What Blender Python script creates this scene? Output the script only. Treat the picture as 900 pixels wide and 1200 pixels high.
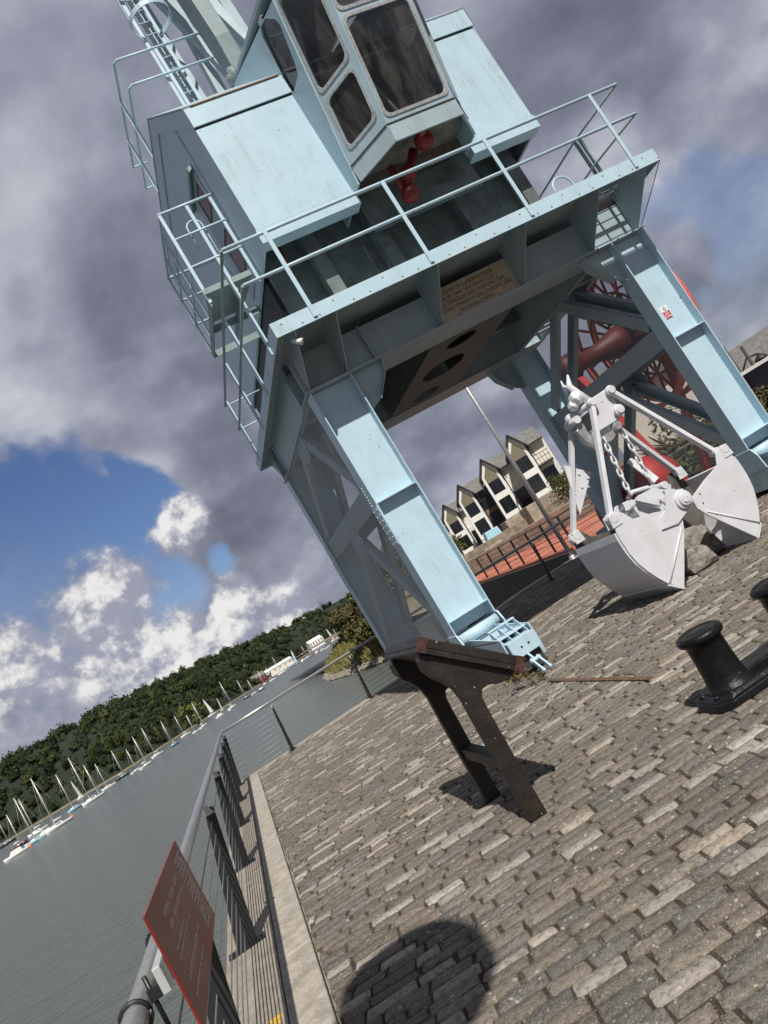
import bpy, bmesh, math, random
from mathutils import Vector, Matrix, noise
R = math.radians
rng = random.Random(7)
for o in list(bpy.data.objects): bpy.data.objects.remove(o)
SC = bpy.context.scene
COL = SC.collection

# ------------------------------------------------------------------ camera
ROLL, PITCH, YAW, EYE = R(31.0), R(5.76), R(16.1), 1.6
fw = Vector((math.sin(YAW), math.cos(YAW), 0)); rt = Vector((math.cos(YAW), -math.sin(YAW), 0)); ZZ = Vector((0, 0, 1))
cf = fw*math.cos(PITCH) + ZZ*math.sin(PITCH); cu = -fw*math.sin(PITCH) + ZZ*math.cos(PITCH)
xc = rt*math.cos(ROLL) - cu*math.sin(ROLL); yc = rt*math.sin(ROLL) + cu*math.cos(ROLL)
cam = bpy.data.cameras.new('camera'); camo = bpy.data.objects.new('camera', cam); COL.objects.link(camo)
M4 = Matrix((xc, yc, -cf)).transposed().to_4x4(); M4.translation = Vector((0, 0, EYE)); camo.matrix_world = M4
cam.sensor_fit = 'VERTICAL'; cam.sensor_height = 36; cam.lens = 27; cam.clip_end = 6000; cam.clip_start = 0.05
SC.camera = camo
SC.view_settings.view_transform = 'Standard'; SC.view_settings.look = 'None'; SC.view_settings.exposure = 0.0; SC.view_settings.gamma = 1

def ray(x, y):                                   # direction of a measured sight line (photo 900 x 1200)
    d = xc*(x-450) - yc*(y-600) + cf*900
    return d.normalized()
def ground(x, y, z=0.0):
    r = ray(x, y); return Vector((0, 0, EYE)) + r*((z-EYE)/r.z)
def away(x, y, D):
    r = ray(x, y); return Vector((0, 0, EYE)) + r*(D/math.hypot(r.x, r.y))

# ------------------------------------------------------------------ node helpers
class NT:
    def __init__(s, tree): s.t = tree; tree.nodes.clear()
    def n(s, typ, **kw):
        nd = s.t.nodes.new(typ)
        for k, v in kw.items():
            if k.startswith('_'): setattr(nd, k[1:], v)
            else:
                key = int(k[1:]) if k[0] == 'i' and k[1:].isdigit() else k
                s.put(nd.inputs[key], v)
        return nd
    def put(s, sock, v):
        if isinstance(v, bpy.types.NodeSocket): s.t.links.new(v, sock)
        elif isinstance(v, bpy.types.Node): s.t.links.new(v.outputs[0], sock)
        elif isinstance(v, (tuple, list)) and len(v) == 3 and len(sock.default_value) == 4: sock.default_value = (*v, 1)
        else: sock.default_value = v
    def math(s, op, a, b=0.0, c=None, clamp=False):
        nd = s.n('ShaderNodeMath', _operation=op, _use_clamp=clamp, i0=a, i1=b)
        if c is not None: s.put(nd.inputs[2], c)
        return nd.outputs[0]
    def vmath(s, op, a, b=None, out=0):
        nd = s.n('ShaderNodeVectorMath', _operation=op, i0=a)
        if b is not None: s.put(nd.inputs[1], b)
        return nd.outputs[out]
    def scale(s, a, f):
        nd = s.n('ShaderNodeVectorMath', _operation='SCALE', i0=a); s.put(nd.inputs['Scale'], f); return nd.outputs[0]
    def mix(s, f, a, b):
        nd = s.n('ShaderNodeMix', _data_type='RGBA'); s.put(nd.inputs[0], f); s.put(nd.inputs[6], a); s.put(nd.inputs[7], b); return nd.outputs[2]
    def smooth(s, v, lo, hi, a=0.0, b=1.0):
        nd = s.n('ShaderNodeMapRange', _interpolation_type='SMOOTHSTEP', i0=v, i1=lo, i2=hi, i3=a, i4=b); return nd.outputs[0]
    def noise(s, vec, sc, det=4, rough=0.55, dist=0.0, out=0):
        return s.n('ShaderNodeTexNoise', Vector=vec, Scale=sc, Detail=det, Roughness=rough, Distortion=dist).outputs[out]

# ------------------------------------------------------------------ world: Nishita sky with broken cloud
SUN = Vector((-0.015, -0.80, 1.0)).normalized()
ELEV = math.asin(SUN.z)
W = bpy.data.worlds.new('World'); SC.world = W; W.use_nodes = True
def build_world():
    k = NT(W.node_tree)
    out = k.n('ShaderNodeOutputWorld')
    sky = k.n('ShaderNodeTexSky', _sky_type='NISHITA', _sun_disc=False, _sun_elevation=ELEV, _sun_rotation=math.atan2(SUN.x, SUN.y), _air_density=1.0, _dust_density=0.6, _ozone_density=3.0)
    D = k.vmath('NORMALIZE', k.n('ShaderNodeTexCoord').outputs['Generated'])
    wv = k.vmath('SUBTRACT', k.noise(D, 3.0, 5, 0.6, out=1), (0.5, 0.5, 0.5))
    wv2 = k.vmath('SUBTRACT', k.noise(D, 11.0, 5, 0.6, out=1), (0.5, 0.5, 0.5))
    Dw = k.vmath('NORMALIZE', k.vmath('ADD', D, k.vmath('ADD', k.scale(wv, 0.30), k.scale(wv2, 0.08))))
    Ds = k.vmath('NORMALIZE', k.vmath('ADD', D, k.vmath('ADD', k.scale(wv, 0.10), k.scale(wv2, 0.07))))
    sep = k.n('ShaderNodeSeparateXYZ', i0=D)
    zc = k.math('ADD', k.math('MAXIMUM', sep.outputs[2], -0.3), 0.60)
    pl = k.n('ShaderNodeCombineXYZ', i0=k.math('DIVIDE', sep.outputs[0], zc), i1=k.math('DIVIDE', sep.outputs[1], zc), i2=0.3).outputs[0]
    def blob(px, py, rad, soft, src=Dw):
        dt = k.vmath('DOT_PRODUCT', src, tuple(ray(px, py)), out=1)
        ang = k.math('ARCCOSINE', k.math('MINIMUM', dt, 0.99999))
        return k.smooth(ang, math.atan(rad/900)*(1-soft), math.atan(rad/900)*(1+soft), 1.0, 0.0)
    def most(*a):
        v = a[0]
        for b in a[1:]: v = k.math('MAXIMUM', v, b)
        return v
    # layered cloud deck: billows with relief (the same field sampled a step higher up gives lit crowns and grey bases)
    def field(v, sc): return k.noise(v, sc, 8, 0.50, 0.15)
    up = k.vmath('ADD', pl, (-0.030, -0.055, 0.0))
    a0, a1 = field(pl, 2.1), field(up, 2.1)
    relief = k.math('MULTIPLY', k.math('SUBTRACT', a0, a1), 2.9)
    big = k.noise(k.vmath('ADD', pl, (3.1, 7.7, 0)), 1.1, 4, 0.5)
    tone = k.math('ADD', k.math('ADD', 0.44, k.math('MULTIPLY', k.math('SUBTRACT', big, 0.5), 0.75)), relief)
    tone = k.math('ADD', tone, k.math('MULTIPLY', k.math('SUBTRACT', a0, 0.5), 0.7))
    dark = most(blob(320, 640, 120, 0.6), blob(250, 430, 80, 0.8), blob(830, 120, 60, 0.8), blob(560, 510, 120, 0.6), blob(420, 640, 110, 0.6))
    pale = most(blob(60, 500, 85, 0.8), blob(160, 470, 60, 0.8), blob(860, 170, 55, 0.8), blob(720, 230, 80, 0.8), blob(390, 690, 60, 0.6), blob(120, 500, 110, 0.8), blob(860, 60, 60, 0.8))
    tone = k.math('ADD', tone, k.math('SUBTRACT', k.math('MULTIPLY', pale, 0.30), k.math('MULTIPLY', dark, 0.24)))
    rp = k.n('ShaderNodeValToRGB', Fac=tone); cr = rp.color_ramp
    for p, c in ((0.0, (0.115, 0.125, 0.175)), (0.28, (0.200, 0.212, 0.275)), (0.52, (0.315, 0.330, 0.410)), (0.76, (0.51, 0.525, 0.59)), (1.0, (0.74, 0.745, 0.77))):
        if p in (0.0, 1.0): e = cr.elements[0 if p == 0 else -1]
        else: e = cr.elements.new(p)
        e.position = p; e.color = (*c, 1)
    cloud = rp.outputs[0]
    # low hazy bank and sunlit cumulus heads with crisp edges
    n3 = k.noise(D, 12.0, 10, 0.62); n3b = k.noise(k.vmath('ADD', D, tuple(Vector((-0.2, -0.25, 1)).normalized()*0.020)), 12.0, 10, 0.62)
    low = most(blob(40, 830, 100, 0.8), blob(180, 800, 120, 0.8))
    cloud = k.mix(k.math('MULTIPLY', low, 0.7), cloud, k.mix(k.smooth(n3, 0.38, 0.64), (0.27, 0.29, 0.39), (0.50, 0.51, 0.58)))
    cum = most(blob(124, 686, 56, 0.9, Ds), blob(118, 742, 70, 0.9, Ds), blob(196, 606, 38, 0.9, Ds), blob(272, 712, 42, 0.9, Ds), blob(340, 722, 44, 0.9, Ds), blob(215, 765, 60, 0.9, Ds), blob(20, 775, 50, 0.9, Ds))
    cden = k.math('ADD', cum, k.math('MULTIPLY', k.math('SUBTRACT', n3, 0.5), 1.35))
    cal = k.smooth(cden, 0.42, 0.80)
    clit = k.math('ADD', 0.45, k.math('ADD', k.math('MULTIPLY', k.math('SUBTRACT', n3, n3b), 3.4), k.math('MULTIPLY', k.math('SUBTRACT', cden, 0.8), 0.35)))
    lit = k.mix(k.smooth(clit, 0.22, 0.80), (0.33, 0.345, 0.43), (0.84, 0.83, 0.82))
    g = most(blob(70, 615, 92, 0.7), blob(15, 690, 84, 0.7), blob(140, 580, 52, 0.7), blob(185, 690, 50, 0.8, Ds), blob(250, 655, 26, 0.9, Ds),
             blob(860, 258, 84, 0.7), blob(790, 262, 50, 0.8), blob(905, 335, 66, 0.7), blob(838, 388, 46, 0.8), blob(970, 250, 100, 0.7))
    gd = k.math('ADD', g, k.math('MULTIPLY', k.math('SUBTRACT', k.noise(k.vmath('ADD', D, (5, 2, 1)), 7.0, 9, 0.6), 0.5), 1.3))
    gap = k.smooth(gd, 0.38, 0.84)
    veil = k.math('MULTIPLY', most(blob(860, 300, 190, 0.6), blob(60, 720, 60, 0.8)), 0.45)
    gap = k.math('MULTIPLY', gap, k.math('SUBTRACT', 1.0, veil))
    gap = k.math('MULTIPLY', gap, k.smooth(sep.outputs[2], 0.06, 0.14, 0.35, 1.0))
    cloud = k.mix(cal, cloud, lit)
    gap = k.math('MULTIPLY', gap, k.math('SUBTRACT', 1.0, cal))
    # unseen sky overhead and behind, dimmed to lower the fill light
    rest = k.smooth(k.vmath('DOT_PRODUCT', D, tuple(cf), out=1), 0.70, 0.35, 1.0, 0.72)
    skyc = k.n('ShaderNodeHueSaturation', Saturation=1.12, Value=1.0, Color=k.vmath('MULTIPLY', sky.outputs[0], (1.0, 0.93, 1.03)))
    b1 = k.n('ShaderNodeBackground', Color=skyc, Strength=0.080)
    b2 = k.n('ShaderNodeBackground', Color=cloud, Strength=rest)
    mx = k.n('ShaderNodeMixShader', i0=gap, i1=b2, i2=b1)
    k.t.links.new(mx.outputs[0], out.inputs[0])
build_world()
sl = bpy.data.lights.new('sun', 'SUN'); sl.energy = 5.0; sl.angle = R(0.5); sl.color = (1.0, 0.95, 0.87)
so = bpy.data.objects.new('sun', sl); COL.objects.link(so); so.rotation_euler = SUN.to_track_quat('Z', 'Y').to_euler(); so.location = (0, -10, 30)

# ------------------------------------------------------------------ materials
def mat(name, col, rough=0.55, metal=0.0, var=0.12, vs=3.0, dirt=None, dirt_amt=0.35, dirt_scale=2.0, speck=None, speck_scale=60, speck_cut=0.68, bump=0.0, bump_scale=40, spec=0.5, streak=0.0):
    m = bpy.data.materials.new(name); m.use_nodes = True; k = NT(m.node_tree)
    out = k.n('ShaderNodeOutputMaterial'); b = k.n('ShaderNodeBsdfPrincipled')
    P = k.n('ShaderNodeNewGeometry').outputs['Position']
    nz = k.noise(P, vs, 5, 0.6)
    c = k.mix(k.smooth(nz, 0.3, 0.7), tuple(x*(1-var) for x in col), tuple(min(1, x*(1+var)) for x in col))
    rg = k.math('ADD', rough-0.08, k.math('MULTIPLY', nz, 0.16))
    if dirt:
        dn = k.noise(P, dirt_scale, 6, 0.65, 0.4)
        if streak:
            st = k.noise(k.vmath('MULTIPLY', P, (9, 9, 0.5)), 2.0, 4, 0.6)
            dn = k.math('ADD', k.math('MULTIPLY', dn, 1-streak), k.math('MULTIPLY', st, streak))
        c = k.mix(k.math('MULTIPLY', k.smooth(dn, 0.50, 0.72), dirt_amt), c, dirt)
    if speck:
        sn = k.noise(P, speck_scale, 3, 0.5)
        c = k.mix(k.smooth(sn, speck_cut, speck_cut+0.03), c, speck)
    k.put(b.inputs['Base Color'], c); k.put(b.inputs['Roughness'], rg); b.inputs['Metallic'].default_value = metal; b.inputs['Specular IOR Level'].default_value = spec
    if bump:
        bp = k.n('ShaderNodeBump', Strength=min(1.0, bump), Distance=0.01, Height=k.noise(P, bump_scale, 5, 0.6)); k.t.links.new(bp.outputs[0], b.inputs['Normal'])
    k.t.links.new(b.outputs[0], out.inputs[0]); return m
M = {}
M['blue'] = mat('pale_blue_paint', (0.455, 0.610, 0.70), 0.42, var=0.04, dirt=(0.31, 0.33, 0.30), dirt_amt=0.48, streak=0.4, speck=(0.20, 0.11, 0.06), speck_scale=22, speck_cut=0.72)
M['bluegrey'] = mat('weathered_blue_paint', (0.375, 0.475, 0.52), 0.5, var=0.08, dirt=(0.25, 0.25, 0.22), dirt_amt=0.5, streak=0.6, speck=(0.17, 0.09, 0.05), speck_scale=24, speck_cut=0.72)
M['greygrn'] = mat('grey_green_paint', (0.22, 0.29, 0.30), 0.5, var=0.08, dirt=(0.22, 0.20, 0.15), dirt_amt=0.3)
M['tan'] = mat('faded_buff_paint', (0.60, 0.50, 0.37), 0.6, var=0.08, dirt=(0.30, 0.18, 0.08), dirt_amt=0.5, dirt_scale=3)
M['under'] = mat('dark_underside_paint', (0.135, 0.150, 0.145), 0.6, var=0.12, dirt=(0.085, 0.085, 0.075), dirt_amt=0.55)  # darker grey with mottling for girder, joists and valance
M['strip'] = mat('dull_brown_iron', (0.12, 0.065, 0.04), 0.85, var=0.3, vs=14, bump=0.3)
M['rust'] = mat('rusty_steel', (0.30, 0.14, 0.06), 0.85, var=0.35, vs=12, dirt=(0.42, 0.27, 0.10), dirt_amt=0.6, dirt_scale=9, bump=0.4)
M['chassis'] = mat('shade_dark_chassis_paint', (0.135, 0.165, 0.165), 0.6, var=0.25, dirt=(0.05, 0.045, 0.035), dirt_amt=0.6)  # shade under the house put into a darker paint colour
M['darkin'] = mat('dark_steel', (0.045, 0.05, 0.05), 0.6, var=0.3)
M['black'] = mat('black_enamel', (0.007, 0.007, 0.008), 0.36, var=0.35, dirt=(0.035, 0.030, 0.026), dirt_amt=0.25, dirt_scale=6, speck=(0.10, 0.07, 0.05), speck_scale=30, speck_cut=0.70, bump=0.5, bump_scale=28, spec=0.28)
M['post'] = mat('black_coated_steel', (0.016, 0.017, 0.02), 0.42, var=0.2)
M['steel'] = mat('brushed_stainless_steel', (0.50, 0.50, 0.49), 0.30, metal=0.75, var=0.06, vs=30)
M['galv'] = mat('galvanised_steel', (0.55, 0.56, 0.57), 0.40, metal=0.7, var=0.12, vs=18)
M['wire'] = mat('steel_cable', (0.34, 0.34, 0.33), 0.45, metal=0.8)
M['white'] = mat('white_grey_paint', (0.60, 0.61, 0.645), 0.48, var=0.05, vs=5, dirt=(0.40, 0.385, 0.36), dirt_amt=0.32, streak=0.25, speck=(0.30, 0.22, 0.16), speck_scale=26, speck_cut=0.71, bump=0.12, bump_scale=18)
M['reddark'] = mat('dark_red_paint', (0.20, 0.014, 0.014), 0.5, var=0.2)  # darker red, with the shade on the slewing motor put into it
M['drum'] = mat('shadowed_maroon_drum', (0.075, 0.008, 0.008), 0.55, var=0.25)  # shade on the reel drum put into its colour
M['bucket_shade'] = mat('shaded_bucket_plate', (0.085, 0.08, 0.075), 0.7, var=0.4, vs=6, dirt=(0.16, 0.10, 0.06), dirt_amt=0.4, dirt_scale=5)  # shade inside the bucket put into the plate colour, brown mottling over it
M['red'] = mat('red_paint', (0.40, 0.028, 0.026), 0.5, var=0.2, dirt=(0.22, 0.05, 0.035), dirt_amt=0.6, dirt_scale=4, speck=(0.14, 0.05, 0.03), speck_scale=14, speck_cut=0.66)
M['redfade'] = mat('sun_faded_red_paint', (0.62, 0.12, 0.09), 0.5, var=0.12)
M['wood'] = mat('dark_stained_timber', (0.016, 0.012, 0.009), 0.5, var=0.35, vs=9, dirt=(0.06, 0.045, 0.032), dirt_amt=0.4, dirt_scale=7, speck=(0.33, 0.27, 0.21), speck_scale=20, speck_cut=0.70, bump=0.4, bump_scale=50)
M['corner'] = mat('rusty_red_bracket', (0.062, 0.022, 0.016), 0.7, var=0.6, vs=40)
M['kerb'] = mat('granite_kerb', (0.36, 0.325, 0.275), 0.85, var=0.18, vs=9, dirt=(0.20, 0.17, 0.13), dirt_amt=0.6, dirt_scale=5, speck=(0.52, 0.49, 0.43), speck_scale=55, speck_cut=0.62, bump=0.7, bump_scale=55)
M['conc'] = mat('quay_concrete', (0.29, 0.255, 0.21), 0.9, var=0.15, vs=7, dirt=(0.16, 0.14, 0.11), dirt_amt=0.6, dirt_scale=6, speck=(0.44, 0.40, 0.34), speck_scale=80, speck_cut=0.60, bump=0.8, bump_scale=70)
M['soil'] = mat('joint_grit', (0.050, 0.033, 0.023), 0.95, var=0.4, vs=18, dirt=(0.24, 0.205, 0.16), dirt_amt=0.85, dirt_scale=2.6, speck=(0.42, 0.38, 0.32), speck_scale=90, speck_cut=0.66, bump=1.0, bump_scale=90)
M['wallst'] = mat('dark_quay_stone', (0.045, 0.042, 0.035), 0.85, var=0.4, vs=2.5, dirt=(0.09, 0.08, 0.06), dirt_amt=0.6, bump=0.8, bump_scale=6)  # dark mottled stone for the far quay wall
M['redpath'] = mat('terracotta_path', (0.46, 0.155, 0.095), 0.85, var=0.1, vs=1.5)
M['rock'] = mat('rough_granite', (0.22, 0.20, 0.175), 0.9, var=0.5, vs=14, dirt=(0.09, 0.08, 0.07), dirt_amt=0.8, dirt_scale=11, bump=1.0, bump_scale=34)
M['earth'] = mat('dry_earth', (0.20, 0.16, 0.105), 0.95, var=0.3, vs=0.6, dirt=(0.10, 0.11, 0.045), dirt_amt=0.7, dirt_scale=0.8, bump=0.7, bump_scale=4)
M['hill'] = mat('hill_soil', (0.012, 0.02, 0.008), 0.95, var=0.3, vs=0.05)
M['stonewall'] = mat('sandstone_blocks', (0.33, 0.275, 0.215), 0.9, var=0.3, vs=1.6, dirt=(0.22, 0.17, 0.12), dirt_amt=0.6, dirt_scale=3, bump=0.8, bump_scale=7)
M['render'] = mat('cream_render', (0.72, 0.68, 0.61), 0.8, var=0.04, vs=0.6)
M['clad'] = mat('grey_cladding', (0.60, 0.61, 0.60), 0.7, var=0.06)
M['trim'] = mat('white_trim', (0.76, 0.76, 0.74), 0.6, var=0.04)
M['olive'] = mat('olive_panel', (0.19, 0.17, 0.11), 0.6, var=0.08)
M['slate'] = mat('slate_roof', (0.17, 0.165, 0.155), 0.65, var=0.22, vs=2.0, bump=0.5, bump_scale=8)
M['brick'] = mat('brown_brick', (0.20, 0.135, 0.095), 0.85, var=0.25, vs=3)
M['gutter'] = mat('black_gutter', (0.02, 0.02, 0.022), 0.5)
M['glassd'] = mat('dark_window_glass', (0.012, 0.014, 0.017), 0.06, var=0.1, spec=0.7)
M['hullw'] = mat('white_gelcoat', (0.80, 0.80, 0.78), 0.3, var=0.04)
M['hullb'] = mat('blue_gelcoat', (0.10, 0.24, 0.36), 0.3, var=0.05)
M['hullp'] = mat('pale_blue_gelcoat', (0.35, 0.58, 0.68), 0.3, var=0.05)
M['hullr'] = mat('maroon_gelcoat', (0.13, 0.025, 0.025), 0.35, var=0.05)
M['hulld'] = mat('navy_gelcoat', (0.02, 0.03, 0.06), 0.3, var=0.05)
M['sail'] = mat('sailcloth', (0.82, 0.82, 0.80), 0.7, var=0.03)
M['sailb'] = mat('pale_blue_sailcloth', (0.45, 0.62, 0.74), 0.7, var=0.03)
M['canvas'] = mat('navy_canvas', (0.03, 0.06, 0.16), 0.8, var=0.05)
M['alu'] = mat('pale_spar', (0.70, 0.70, 0.68), 0.4, metal=0.3, var=0.03)
M['orange'] = mat('orange_buoy', (0.75, 0.20, 0.05), 0.5)
M['redsign'] = mat('red_sign_panel', (0.21, 0.020, 0.015), 0.33, var=0.06, spec=0.3)
M['signtext'] = mat('faded_white_print', (0.55, 0.42, 0.39), 0.5, var=0.12, vs=80)
M['letter'] = mat('dark_lettering', (0.020, 0.012, 0.010), 0.6)
M['safered'] = mat('safety_red', (0.42, 0.012, 0.03), 0.4)
M['safewhite'] = mat('safety_white', (0.80, 0.80, 0.80), 0.4)
M['plate'] = mat('pale_grey_plate', (0.52, 0.55, 0.55), 0.35, metal=0.2)
M['yellow'] = mat('yellow_paint_mark', (0.62, 0.40, 0.05), 0.7)
M['shrubstem'] = mat('brown_stem', (0.12, 0.075, 0.04), 0.9)
M['pebble'] = mat('shore_pebbles', (0.29, 0.26, 0.21), 0.9, var=0.3, vs=5)
M['interior'] = mat('cab_interior', (0.20, 0.17, 0.14), 0.7, var=0.3, vs=4)
M['skin'] = M['render']

def foliage(name, c1, c2, c3, sc):
    m = bpy.data.materials.new(name); m.use_nodes = True; k = NT(m.node_tree)
    out = k.n('ShaderNodeOutputMaterial'); b = k.n('ShaderNodeBsdfPrincipled', Roughness=0.7)
    b.inputs['Specular IOR Level'].default_value = 0.2
    g = k.n('ShaderNodeNewGeometry')
    nz = k.noise(g.outputs['Position'], sc, 4, 0.6)
    c = k.mix(k.smooth(nz, 0.35, 0.65), c1, c2)
    c = k.mix(k.smooth(g.outputs['Random Per Island'], 0.55, 1.0), c, c3)
    k.put(b.inputs['Base Color'], c); k.t.links.new(b.outputs[0], out.inputs[0]); return m
M['wood_far'] = foliage('woodland_leaves', (0.007, 0.014, 0.005), (0.032, 0.046, 0.014), (0.048, 0.060, 0.018), 0.085)
M['bush'] = foliage('bush_leaves', (0.055, 0.075, 0.022), (0.12, 0.085, 0.03), (0.10, 0.12, 0.035), 1.2)
M['bushred'] = foliage('russet_bush_leaves', (0.085, 0.058, 0.028), (0.085, 0.075, 0.028), (0.06, 0.07, 0.024), 1.2)
M['weed'] = foliage('weed_leaves', (0.13, 0.07, 0.03), (0.10, 0.12, 0.04), (0.20, 0.10, 0.06), 20)
M['grass'] = foliage('dry_grass', (0.20, 0.19, 0.06), (0.28, 0.22, 0.09), (0.11, 0.14, 0.04), 0.7)

def sett_material():
    m = bpy.data.materials.new('granite_setts'); m.use_nodes = True; k = NT(m.node_tree)
    out = k.n('ShaderNodeOutputMaterial'); b = k.n('ShaderNodeBsdfPrincipled')
    g = k.n('ShaderNodeNewGeometry'); P = g.outputs['Position']; rnd = g.outputs['Random Per Island']
    ramp = k.n('ShaderNodeValToRGB', Fac=rnd); cr = ramp.color_ramp; cr.interpolation = 'LINEAR'
    stops = [(0.0, (0.105, 0.089, 0.071)), (0.28, (0.165, 0.138, 0.108)), (0.30, (0.090, 0.085, 0.081)), (0.40, (0.145, 0.138, 0.131)), (0.42, (0.140, 0.114, 0.088)), (0.66, (0.190, 0.158, 0.124)),
             (0.68, (0.195, 0.162, 0.127)), (0.82, (0.230, 0.194, 0.153)), (0.835, (0.33, 0.30, 0.26)), (0.93, (0.45, 0.415, 0.37)), (0.955, (0.42, 0.345, 0.27)), (1.0, (0.56, 0.515, 0.46))]
    while len(cr.elements) < len(stops): cr.elements.new(0.5)
    for e, (p, c) in zip(cr.elements, stops): e.position = p; e.color = (*c, 1)
    c = ramp.outputs[0]
    n1 = k.noise(P, 7, 5, 0.65); n2 = k.noise(P, 150, 3, 0.7); n3 = k.noise(P, 30, 4, 0.6); n4 = k.noise(k.vmath('ADD', P, (9, 3, 1)), 1.3, 4, 0.6)
    c = k.mix(k.smooth(n1, 0.35, 0.7, 0.0, 0.34), c, (0.120, 0.104, 0.086))
    c = k.mix(k.smooth(n4, 0.50, 0.66, 0.0, 0.30), c, (0.30, 0.275, 0.235))
    c = k.mix(k.smooth(n2, 0.42, 0.70, 0.0, 0.55), c, (0.355, 0.328, 0.285))
    c = k.mix(k.smooth(n2, 0.46, 0.28, 0.0, 0.65), c, (0.035, 0.030, 0.026))
    c = k.mix(k.smooth(n3, 0.52, 0.36, 0.0, 0.5), c, (0.065, 0.055, 0.045))
    vo = k.n('ShaderNodeTexVoronoi', Vector=k.vmath('ADD', P, k.scale(k.vmath('SUBTRACT', k.noise(P, 25, 3, out=1), (0.5, 0.5, 0.5)), 0.06)), Scale=17.0)
    sp = k.math('MULTIPLY', k.smooth(vo.outputs['Distance'], 0.13, 0.20, 1.0, 0.0), k.smooth(k.noise(P, 3.5, 3), 0.32, 0.52))
    c = k.mix(k.math('MULTIPLY', sp, 0.85), c, (0.46, 0.43, 0.37))
    vs = k.n('ShaderNodeTexVoronoi', Vector=k.vmath('ADD', P, k.scale(k.vmath('SUBTRACT', k.noise(P, 40, 2, out=1), (0.5, 0.5, 0.5)), 0.03)), Scale=42.0)
    c = k.mix(k.math('MULTIPLY', k.math('MULTIPLY', k.smooth(vs.outputs['Distance'], 0.12, 0.20, 1.0, 0.0), k.smooth(k.noise(P, 2.0, 3), 0.46, 0.58)), 0.8), c, (0.50, 0.47, 0.41))
    k.put(b.inputs['Base Color'], c); b.inputs['Roughness'].default_value = 0.82; b.inputs['Specular IOR Level'].default_value = 0.35
    h = k.math('ADD', k.math('MULTIPLY', n3, 1.0), k.math('MULTIPLY', n2, 0.35))
    bp = k.n('ShaderNodeBump', Strength=1.0, Distance=0.016, Height=h); k.t.links.new(bp.outputs[0], b.inputs['Normal'])
    k.t.links.new(b.outputs[0], out.inputs[0]); return m
M['sett'] = sett_material()

def water_material():
    m = bpy.data.materials.new('estuary_water'); m.use_nodes = True; k = NT(m.node_tree)
    out = k.n('ShaderNodeOutputMaterial'); b = k.n('ShaderNodeBsdfPrincipled')
    P = k.n('ShaderNodeNewGeometry').outputs['Position']
    nl = k.noise(P, 0.03, 4, 0.6)
    k.put(b.inputs['Base Color'], k.mix(nl, (0.098, 0.113, 0.102), (0.124, 0.140, 0.126)))
    b.inputs['Roughness'].default_value = 0.24; b.inputs['IOR'].default_value = 1.33
    w1 = k.noise(k.vmath('MULTIPLY', P, (1.0, 1.9, 1)), 0.75, 5, 0.62, 0.5); w2 = k.noise(k.vmath('MULTIPLY', P, (1.0, 1.6, 1)), 3.2, 4, 0.6, 0.3); w3 = k.noise(P, 0.12, 3, 0.5)
    h = k.math('ADD', k.math('MULTIPLY', w1, 0.8), k.math('ADD', k.math('MULTIPLY', w2, 0.25), k.math('MULTIPLY', w3, 0.6)))
    bp = k.n('ShaderNodeBump', Strength=0.9, Distance=0.42, Height=h); k.t.links.new(bp.outputs[0], b.inputs['Normal'])
    k.t.links.new(b.outputs[0], out.inputs[0]); return m
M['water'] = water_material()

def net_material(name, col, pitch, wire, op=1.0):
    m = bpy.data.materials.new(name); m.use_nodes = True; k = NT(m.node_tree)
    out = k.n('ShaderNodeOutputMaterial'); P = k.n('ShaderNodeNewGeometry').outputs['Position']
    s = k.n('ShaderNodeSeparateXYZ', i0=k.vmath('SCALE', P)); 
    s = k.n('ShaderNodeSeparateXYZ', i0=P)
    hz = k.math('ADD', s.outputs[0], s.outputs[1])
    def line(a, b):
        f = k.math('FRACT', k.math('DIVIDE', k.math('ADD', a, b), pitch)); return k.math('LESS_THAN', f, wire/pitch)
    neg = k.math('MULTIPLY', s.outputs[2], -1.0)
    msk = k.math('MAXIMUM', line(hz, s.outputs[2]), line(hz, neg))
    d = k.n('ShaderNodeBsdfPrincipled', Roughness=0.6); d.inputs['Base Color'].default_value = (*col, 1)
    mx = k.n('ShaderNodeMixShader', i0=k.math('MULTIPLY', msk, op), i1=k.n('ShaderNodeBsdfTransparent'), i2=d)
    k.t.links.new(mx.outputs[0], out.inputs[0]); return m
M['net'] = net_material('bird_netting', (0.50, 0.56, 0.58), 0.022, 0.0044)
M['netd'] = net_material('wire_mesh', (0.16, 0.14, 0.12), 0.03, 0.0032)

def glass_material(name, tint, gl=0.12):
    m = bpy.data.materials.new(name); m.use_nodes = True; k = NT(m.node_tree)
    out = k.n('ShaderNodeOutputMaterial'); P = k.n('ShaderNodeNewGeometry').outputs['Position']
    st = k.noise(k.vmath('MULTIPLY', P, (3.2, 3.2, 0.5)), 1.7, 4, 0.55)
    tr = k.n('ShaderNodeBsdfTransparent', Color=tint); gs = k.n('ShaderNodeBsdfGlossy', Roughness=0.05, Color=(0.9, 0.9, 0.9))
    df = k.n('ShaderNodeBsdfDiffuse', Color=(0.18, 0.168, 0.15))
    a = k.n('ShaderNodeMixShader', i0=k.smooth(st, 0.40, 0.68, 0.05, 0.36), i1=tr, i2=df)
    b = k.n('ShaderNodeMixShader', i0=k.math('ADD', k.math('MULTIPLY', k.n('ShaderNodeFresnel', IOR=1.45).outputs[0], 0.8), gl*0.2), i1=a, i2=gs)
    k.t.links.new(b.outputs[0], out.inputs[0]); return m
M['glass'] = glass_material('grimy_cab_glass', (0.60, 0.60, 0.59))

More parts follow.
